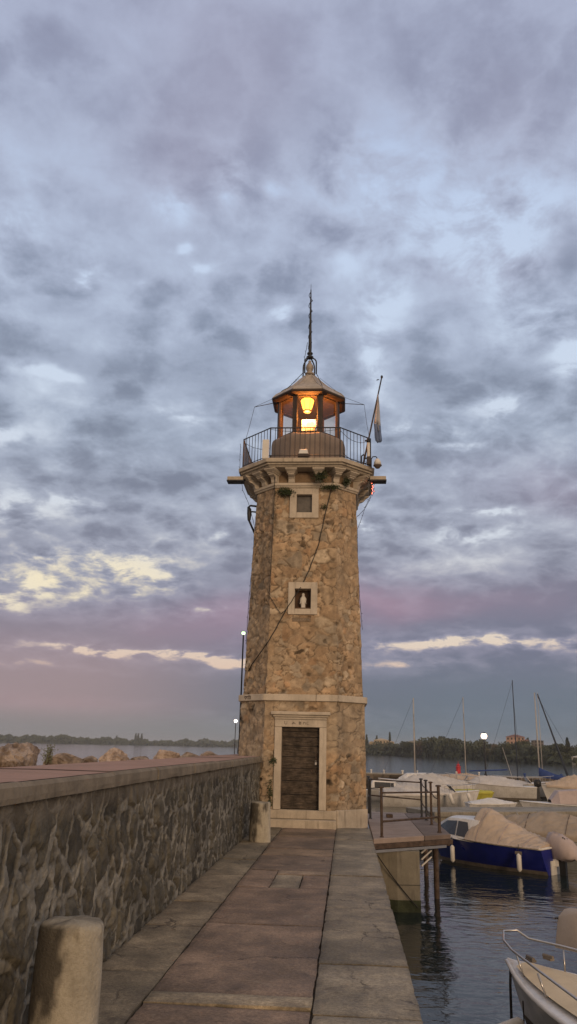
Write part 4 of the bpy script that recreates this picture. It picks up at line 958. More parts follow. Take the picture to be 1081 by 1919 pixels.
MB().lathe((8.75, 66.3, 0), [(.27, -.16), (.27, -.02), (.19, .0), (.17, .42), (.22, .44), (.22, .50), (.11, .52), (.11, .60), (.15, .62), (.06, .70)], 10).build('tower', M['red'], t)
MB().tube([(8.75, 66.3, .70), (8.75, 66.3, .88)], .02).build('lamp_stem', M['red'], t)

def street_lamp(x, y, z0, z1, lab, col, st_, r=.13, pole='iron', group='lit street lamps around the harbour', e_=0, pr=.03):
    t = thing('street_lamp', lab, 'street lamp', (x, y, z0), group)
    MB().lathe((x, y, 0), [(pr*2.2, z0), (pr*2.2, z0+.15), (pr*1.2, z0+.2), (pr, z1-.1), (r*.5, z1-r*.8), (r*.5, z1-r*.6)], 8).build('pole', M[pole], t)
    MB().lathe((x, y, 0), [(r*.45, z1-r*.9), (r*.8, z1-r*.6), (r, z1), (r*.8, z1+r*.6), (r*.3, z1+r*.92)], 24).build('lamp_globe', emat('lamp_globe_glow', col, st_), t, smooth=True)
    MB().lathe((x, y, 0), [(r*.6, z1+r*.75), (r*.5, z1+r), (r*.1, z1+r*1.15)], 10).build('lamp_cap', M['iron'], t)
    if e_:
        ld = bpy.data.lights.new('lamp_light', 'POINT'); ld.energy = e_; ld.color = (1, .72, .42); ld.shadow_soft_size = r
        lo = bpy.data.objects.new('lamp_light', ld); COL.objects.link(lo); lo.parent = t; lo.location = (0, 0, z1-z0)
street_lamp(10.88, 66.4, -.16, 2.86, 'bright globe street lamp on the breakwater behind the white sailing mast', (1, .74, .55), 3.2, .25, pole='iron', e_=60, pr=.05)
street_lamp(-3.16, 24.0, 1.5, 5.02, 'tall thin lamp post with greenish light close behind the lighthouse', (.62, 1, .42), 3.2, .055, pr=.022)
street_lamp(-5.62, 41.0, .9, 2.90, 'short white lit lamp post far along the rocks left of the lighthouse', (1, .84, .70), 5, .085, pr=.018)

# ================================================================== ROCKS behind the wall
def rock(x, y, z, sx_, sy_, sz_, lab, sd_, mat='rock', squash=1):
    random.seed(sd_*13+1); bm = bmesh.new()
    for k in range(20):
        v = Vector((random.gauss(0, 1), random.gauss(0, 1), random.gauss(0, 1))).normalized()*random.uniform(.86, 1.03)
        bm.verts.new((v.x*sx_*.88, v.y*sy_, v.z*sz_*.88))
    r_ = bmesh.ops.convex_hull(bm, input=bm.verts[:])
    bmesh.ops.delete(bm, geom=[g for g in r_['geom_interior'] if isinstance(g, bmesh.types.BMVert)], context='VERTS')
    bmesh.ops.triangulate(bm, faces=bm.faces[:]); bmesh.ops.subdivide_edges(bm, edges=bm.edges[:], cuts=3, use_grid_fill=True)
    bmesh.ops.triangulate(bm, faces=bm.faces[:]); bmesh.ops.subdivide_edges(bm, edges=bm.edges[:], cuts=1, use_grid_fill=True)
    s_ = (sx_+sy_+sz_)/3
    for v in bm.verts:
        n = mnoise.noise_vector(Vector(v.co)*3.0/s_/1.5+Vector((sd_, 0, 0))); n2 = mnoise.noise_vector(Vector(v.co)*9/s_/1.5+Vector((0, sd_, 0)))
        rg = 1-abs(n2.x)*3; v.co += n*s_*.04+n2*s_*.035+Vector(v.co).normalized()*s_*.06*rg
    bmesh.ops.recalc_face_normals(bm, faces=bm.faces)
    me = bpy.data.meshes.new('boulder'); bm.to_mesh(me); bm.free(); me.materials.append(M[mat])
    o = bpy.data.objects.new('boulder', me); COL.objects.link(o); o.location = (x, y, z)
    tag(o, lab, 'rock', 'limestone boulders behind the sea wall'); random.seed(sd_)
rock(-4.10, 10.0, 1.46, .36, .4, .34, 'big brown and white boulder at the left end of the wall', 1, 'rockb')
rock(-4.05, 8.2, 1.34, .62, .5, .20, 'pale smooth boulder left of the big brown one', 2, 'rockp')
rock(-4.55, 13.0, 1.42, .36, .3, .17, 'flat broken boulder beside the small shrub', 3)
rock(-4.62, 16.2, 1.38, .40, .35, .30, 'pinkish angular boulder in the middle of the rock row', 4, 'rockp')
rock(-4.20, 16.6, 1.36, .26, .3, .22, 'small boulder leaning right of the pinkish angular one', 5)
rock(-5.1, 16.0, 1.34, .26, .3, .16, 'low dark boulder left of the pinkish angular one', 6)
rock(-4.30, 19.5, 1.38, .38, .35, .30, 'rounded pink boulder fourth from the lighthouse', 7, 'rockp')
rock(-4.35, 22.6, 1.30, .40, .35, .27, 'low grey boulder between two pink boulders', 8)
rock(-3.98, 23.5, 1.26, .40, .35, .36, 'pointed pale boulder third from the lighthouse', 9, 'rockp')
rock(-3.86, 26.2, 1.28, .34, .3, .18, 'dark flat boulder near the lighthouse', 10)
rock(-3.70, 27.0, 1.26, .32, .3, .22, 'pale boulder next to the dark flat boulder near the lighthouse', 11, 'rockp')
rock(-3.46, 27.6, 1.25, .28, .3, .27, 'small pale boulder touching the left edge of the lighthouse in view', 12, 'rockp')
# rip-rap ground under the boulders
ys_ = np.arange(-4, 44, .35); xs_ = np.arange(-9.5, -3.02, .3)
XXg, YYg = np.meshgrid(xs_, ys_); nn_ = fbm(XXg*1.3, YYg*1.3, 4, 4)
hz = 1.0-.010*np.clip(YYg-10, 0, 99)+(nn_-.5)*.5; hz = hz-np.clip(-5.0-XXg, 0, 9)*.9; hz = np.minimum(hz, 1.28)
hz = hz - sstep(YYg, 40, 43.6)*3
grid_mesh('rubble_ground', np.stack([XXg, YYg, hz], -1), np.array([.34, .27, .21])*(.5+nn_)[..., None], M['rubble'], None, smooth=False)['kind'] = 'structure'
t = thing('small_shrub', 'small grey-green shrub growing between the boulders behind the wall', 'shrub', (-4.75, 12.8, 1.3))
mb = MB(); st2 = MB()
for k in range(9):
    tip = Vector((-4.75+random.uniform(-.10, .10), 12.8+random.uniform(-.1, .1), 1.3+random.uniform(.30, .44))); b0 = Vector((-4.75, 12.8, 1.3)); st2.tube([b0, b0.lerp(tip, .5)+Vector((.01, 0, .02)), tip], [.006, .004, .002], 4)
    for j in range(26):
        p = b0.lerp(tip, random.uniform(.3, 1))+Vector((random.gauss(0, .025), random.gauss(0, .02), random.gauss(0, .012))); dv2 = Vector((random.uniform(-1, 1), random.uniform(-1, 1), random.uniform(0, 1))).normalized()*.035; s_ = dv2.orthogonal().normalized()*.009
        mb.add([p, p+dv2*.5+s_, p+dv2, p+dv2*.5-s_], [(0, 1, 2, 3)])
mb.build('foliage', pmat('grey_green_leaf', (.17, .18, .11), .8, .3, 6, bump=0), t); st2.build('stem', M['rust'], t)

# ================================================================== BOATS
def hull_pts(L, B, zg_s, zg_b, keel, rake, fine_=2.2, nst=25, nv=7, flare=.18, tr=.92, sheer_pow=2.0):
    """boat along +X (bow), water at z=0; returns rows of (port..keel..starboard) and gunwale line"""
    rows = []; gun = []
    for i in range(nst):
        t = i/(nst-1); q = max(0, (t-.35)/.65)
        hb = B/2*(tr+(1-tr)*min(1, t/.35))*(1-q**fine_) if t > 0 else B/2*tr
        hb = max(hb, .012); zg = zg_s+(zg_b-zg_s)*t**sheer_pow
        half = []
        for k in range(nv+1):
            v = k/nv
            w = hb*((v**.55)*(1-flare*(1-v)*min(1, q*1.6+.15)))
            z = -keel*(1-.0*t)+(zg+keel)*v**1.15
            x = -L/2+L*t + rake*(v-1)*q**1.2
            half.append((x, w, z))
        rows.append([(x, w, z) for x, w, z in half[::-1]]+[(x, -w, z) for x, w, z in half[1:]])
        gun.append((half[-1][0], hb, zg))
    return rows, gun
def boat(lab, loc, rz, L, B, zs=.55, zb=.8, keel=.3, rake=.5, hull='gel', stripe=None, deck='gel', group='small boats moored in the marina', name='motor_boat', fine_=2.2, rail='white'):
    t = thing(name, lab, 'boat', (loc[0], loc[1], -1.4), group, rz)
    rows, gun = hull_pts(L, B, zs, zb, keel, rake, fine_)
    MB().rings([r for r in rows], closed=False, cap=False).add(rows[0], [tuple(range(len(rows[0])))]).build('hull', M[hull], t, smooth=True, local=True)
    # rub rail
    mb = MB()
    for s_ in (1, -1): mb.tube([(x, s_*hb, z) for x, hb, z in gun], .028, 6)
    mb.tube([(gun[0][0], -gun[0][1], gun[0][2]), (gun[0][0], gun[0][1], gun[0][2])], .028, 6)
    mb.build('gunwale', M[rail], t, smooth=True, local=True)
    # deck surface
    rows2 = [[(x, hb*w*.985, z-.01+.05*(1-w*w)) for w in (-1, -.6, -.2, .2, .6, 1)] for x, hb, z in gun]
    MB().rings(rows2, closed=False, cap=False).build('deck', M[deck], t, smooth=True, local=True)
    if stripe:
        z0, z1, mt_ = stripe; mb = MB()
        for s_ in (1, -1):
            rr = []
            for r, (x, hb, z) in zip(rows, gun):
                half = r[:8][::-1] if s_ > 0 else [r[7]]+list(r[8:])
                zz_ = [p[2] for p in half]; 
                def at(zq): return (np.interp(zq, zz_, [p[0] for p in half]), np.interp(zq, zz_, [p[1] for p in half])+s_*.006, zq)
                rr.append([at(z0), at((z0+z1)/2), at(z1)])
            mb.rings(rr, closed=False, cap=False)
        mb.build('waterline_band', M[mt_], t, smooth=True, local=True)
    return t, gun
def cover(t, gun, x0, x1, ridge, mat, over=.10, name='tarpaulin', pw=1.3, nst=64, wr=.02, sd_=0, wav=.10):
    """tarpaulin stretched over the hull between x0..x1; ridge(u) gives its height above the gunwale"""
    gx = [g[0] for g in gun]; rows = []
    for i in range(nst+1):
        u = i/nst; x = x0+(x1-x0)*u; hb = np.interp(x, gx, [g[1] for g in gun])+.035; zg = np.interp(x, gx, [g[2] for g in gun])
        row = []
        for k in range(-24, 25):
            w = k/20
            if abs(w) <= 1:
                z = zg+.02+ridge(u)*(1-abs(w)**pw); y = w*hb
            else:
                z = zg+.02-(abs(w)-1)/.2*over*(1+wav*math.sin(x*7+sd_)); y = math.copysign(hb+.02, w)
            nz = mnoise.noise(Vector((x*1.6+sd_, y*1.3, sd_)))*wr
            fo = mnoise.noise(Vector((x*5.5-abs(y)*4+sd_, y*1.2+x*1.0, sd_+4))); nz += (1-min(1, abs(fo)*7))*wr*1.9-wr*.3   # tight folds
            nz += .5*wr*mnoise.noise(Vector((x*14, y*9, sd_)))
            row.append((x, y, z+nz*(1 if abs(w) < .95 else .2)))
        rows.append(row)
    mb = MB().rings(rows, closed=False, cap=False)
    for r in (rows[0], rows[-1]): mb.add(r, [tuple(range(len(r)))])
    return mb.build(name, M[mat], t, smooth=True, local=True)
def prof(*pts):
    xs, zs_ = zip(*pts); return lambda u: float(np.interp(u, xs, zs_)) if True else 0
def sprof(*pts):
    xs, zs_ = zip(*pts)
    def f(u):
        k = max(0, min(len(xs)-2, sum(1 for q in xs[1:-1] if u >= q))); a_ = (u-xs[k])/(xs[k+1]-xs[k]); a_ = a_*a_*(3-2*a_)*.6+a_*.4
        return zs_[k]*(1-a_)+zs_[k+1]*a_
    return f
def outboard(t, x, z, mat='black', covered=None, y=0, sc=1.0):
    o = MB().rings([[(x+dx*sc*w, y+dy*sc*w, z+zz_*sc) for dx, dy in ((-.16, -.11), (.14, -.11), (.18, 0), (.14, .11), (-.16, .11), (-.20, 0))] for zz_, w in ((.10, .7), (.14, 1), (.34, 1.05), (.44, .85), (.47, .5))]).build('outboard_motor', M[mat], t, smooth=True, local=True)
    q = MB().box(x-.09*sc, x+.06*sc, y-.05*sc, y+.05*sc, z-.55*sc, z+.12*sc).box(x-.16*sc, x+.12*sc, y-.035*sc, y+.035*sc, z-.62*sc, z-.50*sc).build('leg', M['black'] if mat == 'black' else M['white'], o, local=True)
    MB().box(x+.07*sc, x+.20*sc, y-.10*sc, y+.10*sc, z-.18*sc, z+.10*sc).build('clamp_bracket', M['white'], o, local=True)
    if covered:
        rs = []
        for zz_, w in ((-.04, .65), (.0, 1.0), (.12, 1.25), (.26, 1.32), (.38, 1.12), (.46, .80), (.49, .35)):
            rs.append([(x-.04+.29*sc*w*math.cos(a)*(1+.09*math.sin(a*5+zz_*7)), y+.17*sc*w*math.sin(a)*(1+.10*math.sin(a*4)), z+(zz_+.12*math.cos(a)*w*(zz_ > .1)+.03*math.sin(a*7+zz_*20))*sc) for a in np.linspace(0, 2*math.pi, 21)[:-1]])
        MB().rings(rs).build('motor_cover', M[covered], o, smooth=True, local=True)
    return o
def fender(lab, p, L=.5, r=.075, tilt=(0, 0), mat='white'):
    t = thing('fender', lab, 'fender', p, 'white fenders hung on the moored boats')
    a = Vector((tilt[0], tilt[1], 1)).normalized(); P_ = Vector(p)
    MB().tube([P_-a*L*.5, P_-a*L*.46, P_-a*L*.38, P_+a*L*.38, P_+a*L*.46, P_+a*L*.5], [.02, r*.6, r, r, r*.6, .02], 12).build('fender_body', M[mat], t, smooth=True)
    MB().tube([P_+a*L*.5, P_+a*L*.5+Vector((0, 0, .22))], .008, 5).build('cord', M['cable'], t)
def local_to_world(t, p):
    c_, s_ = math.cos(t.rotation_euler.z), math.sin(t.rotation_euler.z); return (t.location.x+p[0]*c_-p[1]*s_, t.location.y+p[0]*s_+p[1]*c_, t.location.z+p[2])

# --- blue cabin boat (bow points left and away)
rzB = math.atan2(2.55, -3.15)
tb, gun = boat('navy blue cabin boat with beige cockpit cover moored beside the landing stage', (4.06, 24.86), rzB, 3.98, 1.72, zs=.67, zb=.83, keel=.28, rake=.62, hull='blue', stripe=(-.02, .10, 'bottom'), name='cabin_boat', group=None, fine_=2.3)
gx = [g[0] for g in gun]
# cabin
def cab_section(x, w, z0, z1, top_w): return [(x, -w, z0), (x, -top_w, z1), (x, -top_w*.5, z1+.03), (x, 0, z1+.04), (x, top_w*.5, z1+.03), (x, top_w, z1), (x, w, z0)]
secs = [(2.02, .10, .78, .80, .05), (1.75, .34, .765, .90, .20), (1.25, .60, .74, 1.14, .36), (1.02, .68, .73, 1.24, .44), (.62, .76, .70, 1.25, .52), (.20, .80, .67, 1.24, .55), (-.05, .81, .66, 1.22, .56)]
MB().rings([cab_section(*s_) for s_ in secs], closed=False, cap=False).add(cab_section(*secs[-1]), [tuple(range(7))]).build('cabin', M['gel'], tb, smooth=False, local=True)
def side_pt(x, v, s_):
    xs = [q[0] for q in secs][::-1]; f = lambda k: float(np.interp(x, xs, [q[k] for q in secs][::-1]))
    w, z0, z1, tw = f(1), f(2), f(3), f(4); return (x, s_*(lerp(w, tw, v)+.012), lerp(z0, z1, v))
for s_ in (1, -1):
    for q in (((1.72, .22), (1.02, .20), (.66, .18), (.66, .88), (1.04, .86)), ((.62, .18), (.16, .16), (.30, .86), (.62, .88))):
        pts = [side_pt(x, v, s_) for x, v in q]
        MB().add(pts, [tuple(range(len(pts)))]).build('cabin_window', M['darkglass'], tb, local=True)
    MB().tube([side_pt(-.0, .45, s_), (side_pt(-.0, .45, s_)[0], side_pt(0, .45, s_)[1]+s_*.02, side_pt(0, .45, s_)[2])], .045, 10).build('porthole', M['darkglass'], tb, local=True)
cover(tb, gun, -1.95, .30, sprof((0, .10), (.12, .13), (.30, .28), (.55, .52), (.78, .80), (.92, .82), (1, .58)), 'tarp', over=.02, wr=.022, pw=1.75, sd_=2)
outboard(tb, -2.20, .42, covered='tarpm', sc=1.15)
for dx, ll in ((.75, 'white fender hanging near the bow of the navy blue boat'), (-1.40, 'white fender hanging near the stern of the navy blue boat')):
    hb = float(np.interp(dx, gx, [g[1] for g in gun])); p = local_to_world(tb, (dx, hb+.07, .30)); fender(ll, p, .46, .065)
MB().box(-1.50, -1.30, .9, .905, .50, .58).build('registration_plate', M['bottom'], tb, local=True)
MB().box(-2.03, -2.0, -.3, .3, -.1, .35).build('transom_plate', M['white'], tb, local=True)

# --- tan tarpaulin boat behind it
tb2, g2 = boat('boat wholly covered by a big brown tarpaulin behind the navy blue boat', (6.9, 28.3), math.atan2(1.4, -3.1), 5.2, 2.1, zs=.62, zb=.8, keel=.25, name='covered_boat', group=None)
cover(tb2, g2, -2.45, 2.35, sprof((0, .12), (.2, .30), (.42, .52), (.56, .56), (.8, .36), (1, .08)), 'tarp2', over=.16, wr=.025, pw=1.35, sd_=6)
outboard(tb2, -2.85, .55, sc=1.0)

# --- bottom right open boat, bow towards the quay
tb3, g3 = boat('white open boat with cream foredeck and steel bow rail in the bottom right corner', (3.14, 8.96), math.radians(115.5), 5.2, 1.95, zs=.54, zb=.62, keel=.25, rake=.5, hull='gel', stripe=(-.05, .12, 'bottom'), name='open_boat', group=None, fine_=2.1)
gx3 = [g[0] for g in g3]; rows2 = []
for x in np.linspace(-.6, 2.28, 16):
    hb = float(np.interp(x, gx3, [g[1] for g in g3])); z = float(np.interp(x, gx3, [g[2] for g in g3]))
    rows2.append([(x-.04, hb*w*.80 if hb > .1 else hb*w*.5, z+.045+.03*(1-w*w)) for w in (-1, -.5, 0, .5, 1)])
MB().rings(rows2, closed=False, cap=False).build('foredeck_panel', M['cream'], tb3, smooth=True, local=True)
rl = MB(); lft, rgt = [], []
for s_, arr in ((1, lft), (-1, rgt)):
    for x in (-1.0, .2, 1.2, 1.9, 2.30):
        hb = float(np.interp(x, gx3, [g[1] for g in g3])); z = float(np.interp(x, gx3, [g[2] for g in g3])); arr.append((x+.10 if x > 1.8 else x, s_*(hb*.86+.04), z+.24+.05*(x > 1)))
path = lft+[(2.52, .10, .98), (2.52, -.10, .98)]+rgt[::-1]
MB().tube(path, .014, 8).build('bow_rail', M['chrome'], tb3, smooth=True, local=True)
for s_ in (1, -1):
    for x in (.2, 1.25, 1.95):
        hb = float(np.interp(x, gx3, [g[1] for g in g3])); z = float(np.interp(x, gx3, [g[2] for g in g3]))
        MB().tube([(x-.06, s_*(hb*.84), z+.03), (x, s_*(hb*.86+.04), z+.255)], .011, 6).build('rail_stanchion', M['chrome'], tb3, smooth=True, local=True)
for s_ in (1, -1): MB().tube([(1.9, s_*.14, .80), (2.05, s_*.12, .80)], .02, 6).box(1.90, 2.04, s_*.13-.03, s_*.13+.03, .765, .79).build('cleat', M['bottom'], tb3, local=True)
p = local_to_world(tb3, (2.35, .25, .02))
fender('white cone fender floating at the bow of the open boat', (p[0]-.05, p[1]-.35, -1.33), .42, .075, (3, .3))
t = thing('mooring_rope', 'dark mooring rope dropping from the bow of the open boat', 'rope', (p[0], p[1], -1.4))
q = local_to_world(tb3, (2.48, .05, .60)); MB().tube([q, (q[0]-.03, q[1]-.08, -1.0), (q[0]-.05, q[1]-.1, -1.9)], .016, 6).build('rope', M['cable'], t)

# --- covered boat at the right edge
tb4, g4 = boat('boat under a mauve-beige cover with high console at the right edge', (4.40, 11.24), math.radians(115.5), 4.6, 1.9, zs=.6, zb=.75, keel=.25, name='covered_boat', group=None)
cover(tb4, g4, -2.2, 2.1, sprof((0, .2), (.25, .45), (.6, .40), (.75, .3), (1, .12)), 'tarpm', over=.22, wr=.06, pw=1.6, sd_=9)
rs = []
for x, h_ in ((2.03, .90), (2.0, .97), (1.6, 1.02), (1.0, 1.08), (.2, 1.1), (-.4, .95)):
    rs.append([(x, .62*w+.02*math.sin(w*9), .50+(h_-.50)*(1-abs(w)**12)*1.0+.02*math.sin(w*7+x*5)) for w in np.linspace(-1, 1, 15)])
MB().rings(rs, closed=False, cap=False).add(rs[0], [tuple(range(15))]).add(rs[-1], [tuple(range(15))]).build('console_cover', M['tarp'], tb4, smooth=True, local=True)
MB().tube([(2.02, -.6, .86), (2.02, .6, .86)], .012).build('strap', M['black'], tb4, local=True)

M['deck_gel'] = M['bottom']
# --- dark launch behind the railing
tb5, g5 = boat('low grey work boat lying behind the landing stage railing', (2.65, 29.5), math.radians(4), 3.0, 1.35, zs=.50, zb=.62, keel=.2, hull='bottom', deck='deck_gel' if 'deck_gel' in M else 'bottom', rail='bottom', name='work_boat', group=None)
cover(tb5, g5, -1.4, 1.1, sprof((0, .05), (.5, .14), (1, .04)), 'tarp3', over=.03, wr=.02, sd_=4)

# --- rows at the far pontoons
G_ = 'white boats moored in the back rows of the marina'
def mast(t, x, z0, z1, r=.045, mat='mast', lean=0, y=0):
    MB().tube([(x, y, z0), (x+lean, y, z1)], [r, r*.7], 8).build('mast', M[mat], t, smooth=True, local=True)
tA, gA_ = boat('long white covered boat with two fenders nearest the back of the railing', (4.75, 48.3), math.radians(4), 5.6, 2.2, zs=.7, zb=.95, keel=.25, group=G_, name='covered_boat')
cover(tA, gA_, -2.7, 1.2, sprof((0, .15), (.3, .42), (.7, .52), (1, .10)), 'tarp3', over=.12, wr=.06, sd_=3)
fender('white fender on the bow half of the long white covered boat', (5.75, 46.9, -.85), .62, .10, (-.35, 0)); fender('white fender near the stem of the long white covered boat', (6.75, 46.95, -.8), .62, .10, (-.35, 0))
tB, gB = boat('white boat under a tall peaked beige cover', (5.55, 54.5), math.radians(8), 5.6, 2.5, zs=.9, zb=1.0, keel=.25, group=G_, name='covered_boat')
cover(tB, gB, -2.6, 2.3, sprof((0, .15), (.35, .62), (.55, .68), (.8, .35), (1, .1)), 'tarp3', over=.22, wr=.06, sd_=8)
tC, gC = boat('small boat under a bright yellow-green bow cover', (7.35, 51.2), math.radians(2), 3.0, 1.5, zs=.75, zb=.75, keel=.2, group=G_, name='dinghy', hull='yellow', rail='yellow')
cover(tC, gC, -1.4, 1.4, sprof((0, .04), (.5, .12), (1, .05)), 'yellow', over=.10, wr=.02, sd_=1)
tD, gD = boat('white motor boat with covered cockpit and black outboard in the back row', (9.7, 58.0), math.radians(176), 6.0, 2.3, zs=.85, zb=1.25, keel=.25, group=G_, name='motor_boat', stripe=(.0, .14, 'bottom'))
cover(tD, gD, -2.2, 1.5, sprof((0, .1), (.35, .55), (.7, .5), (1, .05)), 'tarp3', over=.03, wr=.03, sd_=5)
outboard(tD, -3.2, .75, sc=1.25)
tE, gE = boat('white sailing boat with tall pale mast in the centre of the back row', (8.7, 61.5), math.radians(172), 6.0, 2.2, zs=.9, zb=1.1, keel=.25, group=G_, name='sailing_boat')
mast(tE, .05, 1.0, 6.95); cover(tE, gE, -2.0, 2.0, sprof((0, .3), (.5, .55), (1, .3)), 'tarp', over=.05, wr=.04, sd_=7)
MB().tube([(-.2, 0, 1.7), (-2.9, 0, 1.85)], .05, 6).build('boom', M['bluecov'], tE, local=True)
tF, gF = boat('white sailing boat with thick pale mast behind the landing stage railing', (5.0, 62.0), math.radians(176), 5.4, 2.1, zs=.8, zb=1.0, keel=.25, group=G_, name='sailing_boat')
mast(tF, .0, .9, 6.85, .06, 'mast'); MB().rings([cab_section(*s_) for s_ in ((1.2, .3, 1.0, 1.05, .1), (.6, .6, 1.0, 1.4, .3), (-.8, .7, .9, 1.45, .4), (-1.0, .7, .9, 1.0, .6))], closed=False, cap=False).build('cabin', M['gel'], tF, local=True)
tG, gG = boat('white sailing boat with blue sail cover and pale mast at the right', (13.9, 61.8), math.radians(174), 6.6, 2.3, zs=.85, zb=1.05, keel=.25, group=G_, name='sailing_boat')
mast(tG, -.1, .9, 7.4, .06)
MB().rings([[(x, .14*s_*math.cos(a), z+.22*s_*math.sin(a)) for a in np.linspace(0, 6.28, 11)[:-1]] for x, z, s_ in ((-.05, 1.75, 1.5), (-.4, 1.62, 1.4), (-1.2, 1.42, .9), (-2.4, 1.28, .5), (-2.9, 1.24, .2))]).build('sail_cover', M['bluecov'], tG, smooth=True, local=True)
MB().tube([(-.15, 0, 7.4), (-3.4, 0, 1.0)], .012, 4).build('stay_wire', M['cable'], tG, local=True)
MB().tube([(-.1, .5, 4.2), (-.1, -.5, 4.2)], .02, 4).build('spreader', M['mast'], tG, local=True)
tH, gH = boat('sailing boat with slender dark mast right of the street lamp', (12.7, 63.2), math.radians(178), 5.6, 2.0, zs=.75, zb=.9, keel=.25, group=G_, name='sailing_boat')
mast(tH, .0, .8, 8.4, .045, 'mastdark')
MB().tube([(.3, 0, .9), (1.0, .0, 3.4)], .02, 5).build('stay_wire', M['mast'], tH, local=True)
tI, gI = boat('sailing boat with dark furled foresail slanting to its bow at the right edge', (15.8, 62.3), math.radians(-3), 6.0, 2.2, zs=.85, zb=1.05, keel=.25, group=G_, name='sailing_boat')
mast(tI, -1.45, .9, 7.45, .03, 'mast'); MB().tube([(-1.45, 0, 7.35), (.45, 0, 1.1)], [.04, .09], 8).build('furled_sail', M['mastdark'], tI, smooth=True, local=True)
tJ, gJ = boat('white motor boat with low windscreen right of the black outboard', (11.9, 60.2), math.radians(3), 5.6, 2.1, zs=.85, zb=1.15, keel=.25, group=G_, name='motor_boat', stripe=(.0, .12, 'bottom'))
cover(tJ, gJ, -2.5, .8, sprof((0, .2), (.5, .35), (1, .12)), 'tarp3', over=.05, wr=.04, sd_=12)
tK, gK = boat('grey cabin boat with canvas hood moored just behind the pontoon', (11.9, 46.6), math.radians(178), 5.0, 2.0, zs=.42, zb=.55, keel=.25, group=G_, name='cabin_boat')
MB().rings([cab_section(*s_) for s_ in ((.9, .5, .5, .65, .4), (.5, .8, .5, 1.12, .55), (-.5, .85, .48, 1.2, .60), (-1.6, .85, .46, 1.15, .60))], closed=False, cap=False).add(cab_section(-1.6, .85, .46, 1.15, .60), [tuple(range(7))]).build('canvas_hood', M['tarpm'], tK, local=True)
for s_ in (1, -1): MB().add([(-.9, s_*.815, .62), (-1.5, s_*.815, .62), (-1.5, s_*.68, 1.02), (-.9, s_*.68, 1.02)], [(0, 1, 2, 3)]).build('hood_window', M['darkglass'], tK, local=True)
tL, gL = boat('upturned white dinghy hull peeking over the left end of the pontoon', (7.55, 44.5), math.radians(5), 2.6, 1.2, zs=.50, zb=.55, keel=.2, group=G_, name='dinghy')
cover(tL, gL, -1.2, 1.1, sprof((0, .08), (.5, .26), (1, .05)), 'white', over=.05, wr=.01, sd_=14)
tM_, gM = boat('small white boat with dark side windows at the left end of the back row', (2.3, 53.0), math.radians(2), 3.2, 1.5, zs=.62, zb=.8, keel=.25, group=G_, name='cabin_boat')
MB().rings([cab_section(*s_) for s_ in ((1.1, .3, .8, .83, .1), (.7, .5, .75, 1.15, .3), (-.7, .62, .7, 1.2, .4), (-.9, .62, .7, .75, .5))], closed=False, cap=False).build('cabin', M['gel'], tM_, local=True)
for s_ in (1, -1): MB().add([(.6, s_*.52, .83), (-.6, s_*.61, .80), (-.6, s_*.46, 1.12), (.6, s_*.36, 1.08)], [(0, 1, 2, 3)]).build('cabin_window', M['darkglass'], tM_, local=True)
tN, gN = boat('white boat with round-topped cover behind the thick pale mast', (4.3, 57.5), math.radians(-4), 4.4, 1.9, zs=.8, zb=.9, keel=.25, group=G_, name='covered_boat')
cover(tN, gN, -2.0, 2.0, sprof((0, .1), (.4, .35), (.55, .55), (.7, .3), (1, .1)), 'white', over=.1, wr=.03, sd_=15)
tO, gO = boat('white boat under a low cream cover at the far right of the back row', (16.2, 58.6), math.radians(182), 5.8, 2.3, zs=.85, zb=1.0, keel=.25, group=G_, name='covered_boat')
cover(tO, gO, -2.6, 2.6, sprof((0, .2), (.4, .75), (.6, .75), (1, .1)), 'tarp', over=.15, wr=.05, sd_=16)
# signs and small clutter on the water behind the stage
t = thing('mooring_boom', 'thin dark spar sticking out past the right edge of the lighthouse', 'spar', (.9, 30, .4))
MB().tube([(.6, 32.0, .25), (1.32, 32.0, .31)], .02, 5).build('spar', M['iron'], t)
MB().tube([(.62, 32.0, .26), (.62, 32.0, -1.9)], .035, 6).build('pile', M['rust'], t)

def pulpit(t, gun, L, h=.38):
    gx_ = [g[0] for g in gun]; mb = MB(); pts = []
    for s_ in (1, -1):
        arr = []
        for x in (L*.12, L*.25, L*.36, L*.44):
            hb = float(np.interp(x, gx_, [g[1] for g in gun])); z = float(np.interp(x, gx_, [g[2] for g in gun])); arr.append((x, s_*hb*.85, z+h)); mb.tube([(x, s_*hb*.85, z), (x, s_*hb*.85, z+h)], .012, 5)
        pts.append(arr)
    mb.tube(pts[0]+[(L*.49, 0, gun[-1][2]+h)]+pts[1][::-1], .015, 5).build('bow_rail', M['chrome'], t, local=True)
for t_, g_, L_ in ((tA, gA_, 5.6), (tD, gD, 6.0), (tJ, gJ, 5.6), (tE, gE, 6.0), (tG, gG, 6.6), (tM_, gM, 3.2)): pulpit(t_, g_, L_)
def rig(t, x, ztop, zd, L, B):
    for s_ in (1, -1): MB().tube([(x, 0, ztop*.86), (x-.15, s_*B*.46, zd)], .010, 4).build('shroud', M['cable'], t, local=True)
    MB().tube([(x, 0, ztop), (L*.47, 0, zd)], .010, 4).build('forestay', M['cable'], t, local=True)
rig(tE, .05, 6.9, 1.0, 6.0, 2.2); rig(tF, 0, 6.8, .9, 5.4, 2.1); rig(tH, 0, 8.3, .8, 5.6, 2.0)
for (a_, b__, lab) in (((2.5, 26.1, -.65), (2.1, 24.1, -.1), 'mooring line from the bow of the navy blue boat to the landing stage'), ((5.5, 23.6, -.8), (7.2, 36.5, -.75), 'mooring line from the stern of the navy blue boat to the pontoon')):
    t = thing('mooring_rope', lab, 'rope', a_); MB().tube(sag(a_, b__, .12, 10), .010, 5).build('rope', M['mast'], t)
